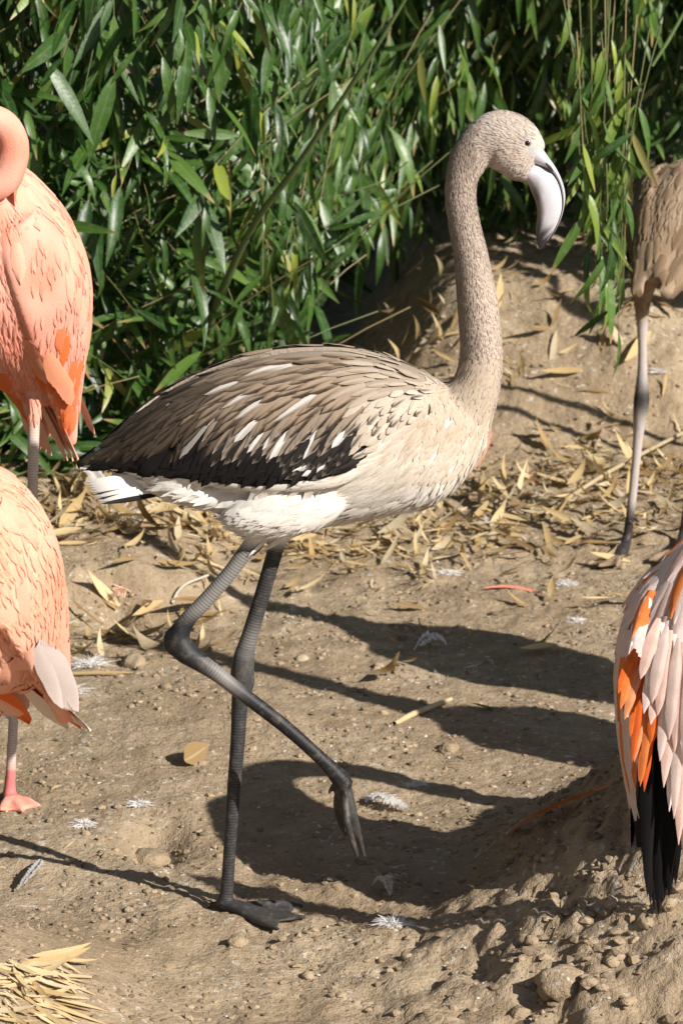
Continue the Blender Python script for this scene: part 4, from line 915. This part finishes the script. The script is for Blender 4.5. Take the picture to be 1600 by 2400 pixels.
stick("cane_piece", "flat tan piece of split cane lying on the bare soil, one end dark", [(905, 1668, .004), (950, 1648, .006), (1035, 1622, .012)], [.0045, .0055, .004], (.55,.43,.25))
stick("dry_cane", "long thin dry cane lying across the litter behind the young flamingo's leg", [(1250, 1195, .01), (1330, 1148, .02), (1430, 1098, .03), (1600, 1030, .05)], [.004, .005, .005, .004], (.42,.33,.21))
stick("dry_cane", "thin grey twig curving through the litter under the grey flamingo's breast", [(960, 1130, .02), (1040, 1180, .012), (1110, 1225, .006)], [.0035, .004, .003], (.20,.16,.11))
stick("dry_cane", "forked pale twig beside the lifted leg's bent joint", [(395, 1392, .004), (420, 1362, .012), (478, 1340, .016)], [.003, .003, .0025], (.50,.45,.36))

def rock(name, label, px, py, r, col, squash=.7, seed=1, cat="stone"):
    p = GP(px, py); gg = np.random.default_rng(seed); b = Body(); b.ell((0, 0, 0), [(1, 0, 0), (0, 1, 0), (0, 0, 1)], 18); v = np.array(b.v)
    v = v*(1 + .42*fbm(v[:, 0]+v[:, 2]*.7, v[:, 1]-v[:, 2]*.6, 1.5, 4, seed)[:, None]); v *= np.array([r*1.15, r, r*squash]); me = bpy.data.meshes.new(name); me.from_pydata([tuple(q) for q in v], [], b.f)
    set_cols(me, np.broadcast_to(np.array(col), (len(v), 3))); me.materials.append(M["soil"] if name == "clod" else M["crumb"]); me.polygons.foreach_set("use_smooth", np.ones(len(me.polygons), bool)); o = mobj(name, me); o.location = (p.x, p.y, p.z+r*squash*.12); o.rotation_euler.z = gg.uniform(0, 6); return tag(o, label, cat)
rock("pebble", "smooth pale pebble on the soil below the broad shadow", 692, 1516, .011, (.45,.37,.26), .75, 3)
rock("clod", "rounded brown clod of soil left of the walking bird, beside a long dry leaf", 308, 1528, .022, (.30,.235,.16), .8, 5, "clod")
rock("clod", "big pale clod on the rough slope below the mud mound", 1290, 2275, .030, (.42,.34,.235), .8, 6, "clod")
rock("clod", "small pale clod right under the standing foot", 543, 2168, .013, (.42,.34,.23), .9, 7, "clod")
rock("clod", "dark-edged clod alone on the bare soil between lifted foot and leg shadows", 1030, 1725, .018, (.28,.21,.14), .7, 8, "clod")
rock("pebble", "tan pebble at the edge of the leg shadow near the mound", 870, 1530, .009, (.40,.33,.23), .6, 9)
rock("clod", "clod at the rim of the dark hollow behind the standing foot", 345, 1985, .030, (.24,.175,.115), .6, 10, "clod")
for i in range(12):
    px, py = g.uniform(880, 1560), g.uniform(2080, 2350)
    rock("clod", "rough clod on the shaded slope of the mud mound", px, py, g.uniform(.006, .013), np.array([.33,.26,.18])*g.uniform(.75, 1.2), g.uniform(.6, .9), 20+i, "clod")["group"] = "clods on the mound slope"
for i in range(24):
    px, py = g.uniform(20, 1350), g.uniform(1450, 2330)
    rock("clod", "small clod loose on the trodden soil", px, py, g.uniform(.004, .010), np.array([.33,.255,.175])*g.uniform(.75, 1.2), g.uniform(.6, .9), 60+i, "clod")["group"] = "loose clods on the trodden soil"

def tuft(label, p0, p1, w, col):
    a, b = GP(*p0), GP(*p1); c = (a+b)/2; bag = Bag(); r = max(w, (b-a).length*.5)
    for i in range(300):
        d = g.normal(0, 1, 3); d[2] = abs(d[2])*.65+.05; d /= np.linalg.norm(d); d *= (1.35, .8, .9); l = r*g.uniform(.2, .85); sd = np.cross(d, g.normal(0, 1, 3)); sd /= np.linalg.norm(sd); bw = .00045
        o_ = np.array([g.normal(0, .15*r), g.normal(0, .15*r), .001]); m_ = o_+d*l*.55; e = o_+d*l+np.array([g.normal(0, .15*r), g.normal(0, .15*r), -.12*r]); e[2] = max(e[2], .0005)
        bag.add([o_-sd*bw, o_+sd*bw, m_+sd*bw*1.6, m_-sd*bw*1.6], [(0, 1, 2, 3)], np.array(col)); bag.add([m_-sd*bw*1.6, m_+sd*bw*1.6, e+sd*bw*.5, e-sd*bw*.5], [(0, 1, 2, 3)], np.array(col))
    o = mobj("down_tuft", bag.mesh("down_tuft", M["down"])); o.location = c; return tag(o, label, "feather")
def fallen(label, p0, p1, w, col, fluff=.3, rise=.01, tipc=None, nb=44):
    if fluff >= .8: return tuft(label, p0, p1, w*.8, col)
    a, b = np.array(GP(*p0)), np.array(GP(*p1)); ax = b-a; L = np.linalg.norm(ax); ax /= L; sd = np.cross((0, 0, 1), ax); sd /= np.linalg.norm(sd); up = np.cross(ax, sd)
    bag = Bag(); col = np.array(col, float); s = np.linspace(0, 1, 9); cv = g.normal(0, .12)
    ctr = lambda t: ax*(L*t) + sd*(cv*L*math.sin(t*3)) + np.array([0, 0, rise*math.sin(t*3.0)+.004])
    v, f = tube_np(np.array([ctr(t) for t in s]), np.linspace(.0014, .0004, 9), 5); bag.add(v, f, col*.95)
    for i in range(nb):
        t = .12+.86*i/(nb-1); pr = max(.12, math.sin(min(1, t*1.02)*math.pi)**.6)
        for sg in (-1, 1):
            l = w*pr*g.uniform(.75, 1.15); d = sd*sg*.8+ax*.6+up*(.15+.45*fluff*g.normal(0, 1)); d /= np.linalg.norm(d); hw = L/nb*1.9; c0 = ctr(t)
            q = [c0-ax*hw*.5, c0+ax*hw*.5, c0+d*l*.6+ax*hw*.5+up*.002, c0+d*l*.6-ax*hw*.5+up*.002]; e = c0+d*l+up*(-.003*fluff)
            tc = col if tipc is None or t < .6 else np.array(tipc)
            bag.add(q, [(0, 1, 2, 3)], tc); bag.add([q[3], q[2], e+ax*hw*.3, e-ax*hw*.3], [(0, 1, 2, 3)], tc*1.03)
    o = mobj("fallen_feather", bag.mesh("fallen_feather", M["down"])); o.location = a; return tag(o, label, "feather")
WH = (.82,.80,.78)
for a in [("curled white feather with a bare shaft on the edge of the broad shadow", (950, 1498), (1025, 1490), .018, WH, .5, .02), ("fluffy white feather lying on the soil left of the standing leg", (290, 1856), (350, 1848), .026, WH, .9, .008),
          ("bright white feather beside the lifted foot", (830, 1838), (938, 1868), .020, WH, .5, .012), ("fluffy white down feather on the rough soil right of the standing foot", (870, 2118), (932, 2135), .024, WH, 1.0, .012),
          ("small curled cream feather in the dark shadow below the lifted foot", (855, 2040), (895, 2068), .014, (.80,.74,.66), .3, .02), ("tiny white down tuft just above the mound's shadow", (942, 1800), (978, 1812), .012, WH, 1.0, .006),
          ("white down tuft with a dark shadow right of the near flamingo's tail", (125, 1585), (160, 1610), .02, WH, 1.2, .012), ("long white quill feather propped on the litter under the tail", (156, 1092), (238, 1205), .020, (.80,.76,.72), .05, .05),
          ("white downy feather on the litter under the tail feathers", (258, 1180), (330, 1210), .028, WH, .7, .012), ("white tuft in the litter beneath the breast", (1108, 1190), (1140, 1210), .022, WH, 1.2, .01),
          ("white tuft in the litter right of the standing leg's shadow", (1015, 1312), (1045, 1330), .018, WH, 1.2, .01), ("ragged white down near the buff young flamingo's foot", (1275, 1340), (1325, 1350), .026, WH, 1.1, .012),
          ("small white fluff on the sunlit soil above the broad shadow", (1310, 1425), (1338, 1432), .014, WH, 1.0, .006), ("white fluff tip standing by the long dry leaf", (196, 1545), (212, 1515), .010, WH, .8, .012),
          ("coral pink quill lying flat at the litter's edge", (1238, 1368), (1110, 1358), .011, (.86,.36,.26), .05, .004), ("slender pink feather hanging down the bank behind the breast", (1122, 975), (1095, 1080), .013, (.84,.42,.30), .08, .008),
          ("frayed peach feather on the face of the little step", (300, 1372), (262, 1385), .028, (.86,.60,.45), .5, .015), ("large orange feather lying in the mound's shadow", (1400, 1815), (1165, 1925), .022, (.84,.34,.14), .04, .006, (.80,.50,.40), 90),
          ("small pink feather tip in the litter in front of the bank", (1180, 1092), (1228, 1118), .012, (.84,.42,.30), .2, .008), ("white down scrap on the bank behind the young flamingo's knee", (1495, 845), (1530, 870), .022, WH, 1.0, .01),
          ("grey-white feather lying in the shadow at the left below the foot", (40, 2050), (92, 1985), .010, (.45,.43,.42), .2, .01), ("white feather scrap between the near flamingo's foot and the hollow", (170, 1905), (215, 1890), .018, WH, .8, .01)]:
    fallen(*a)
#@@END
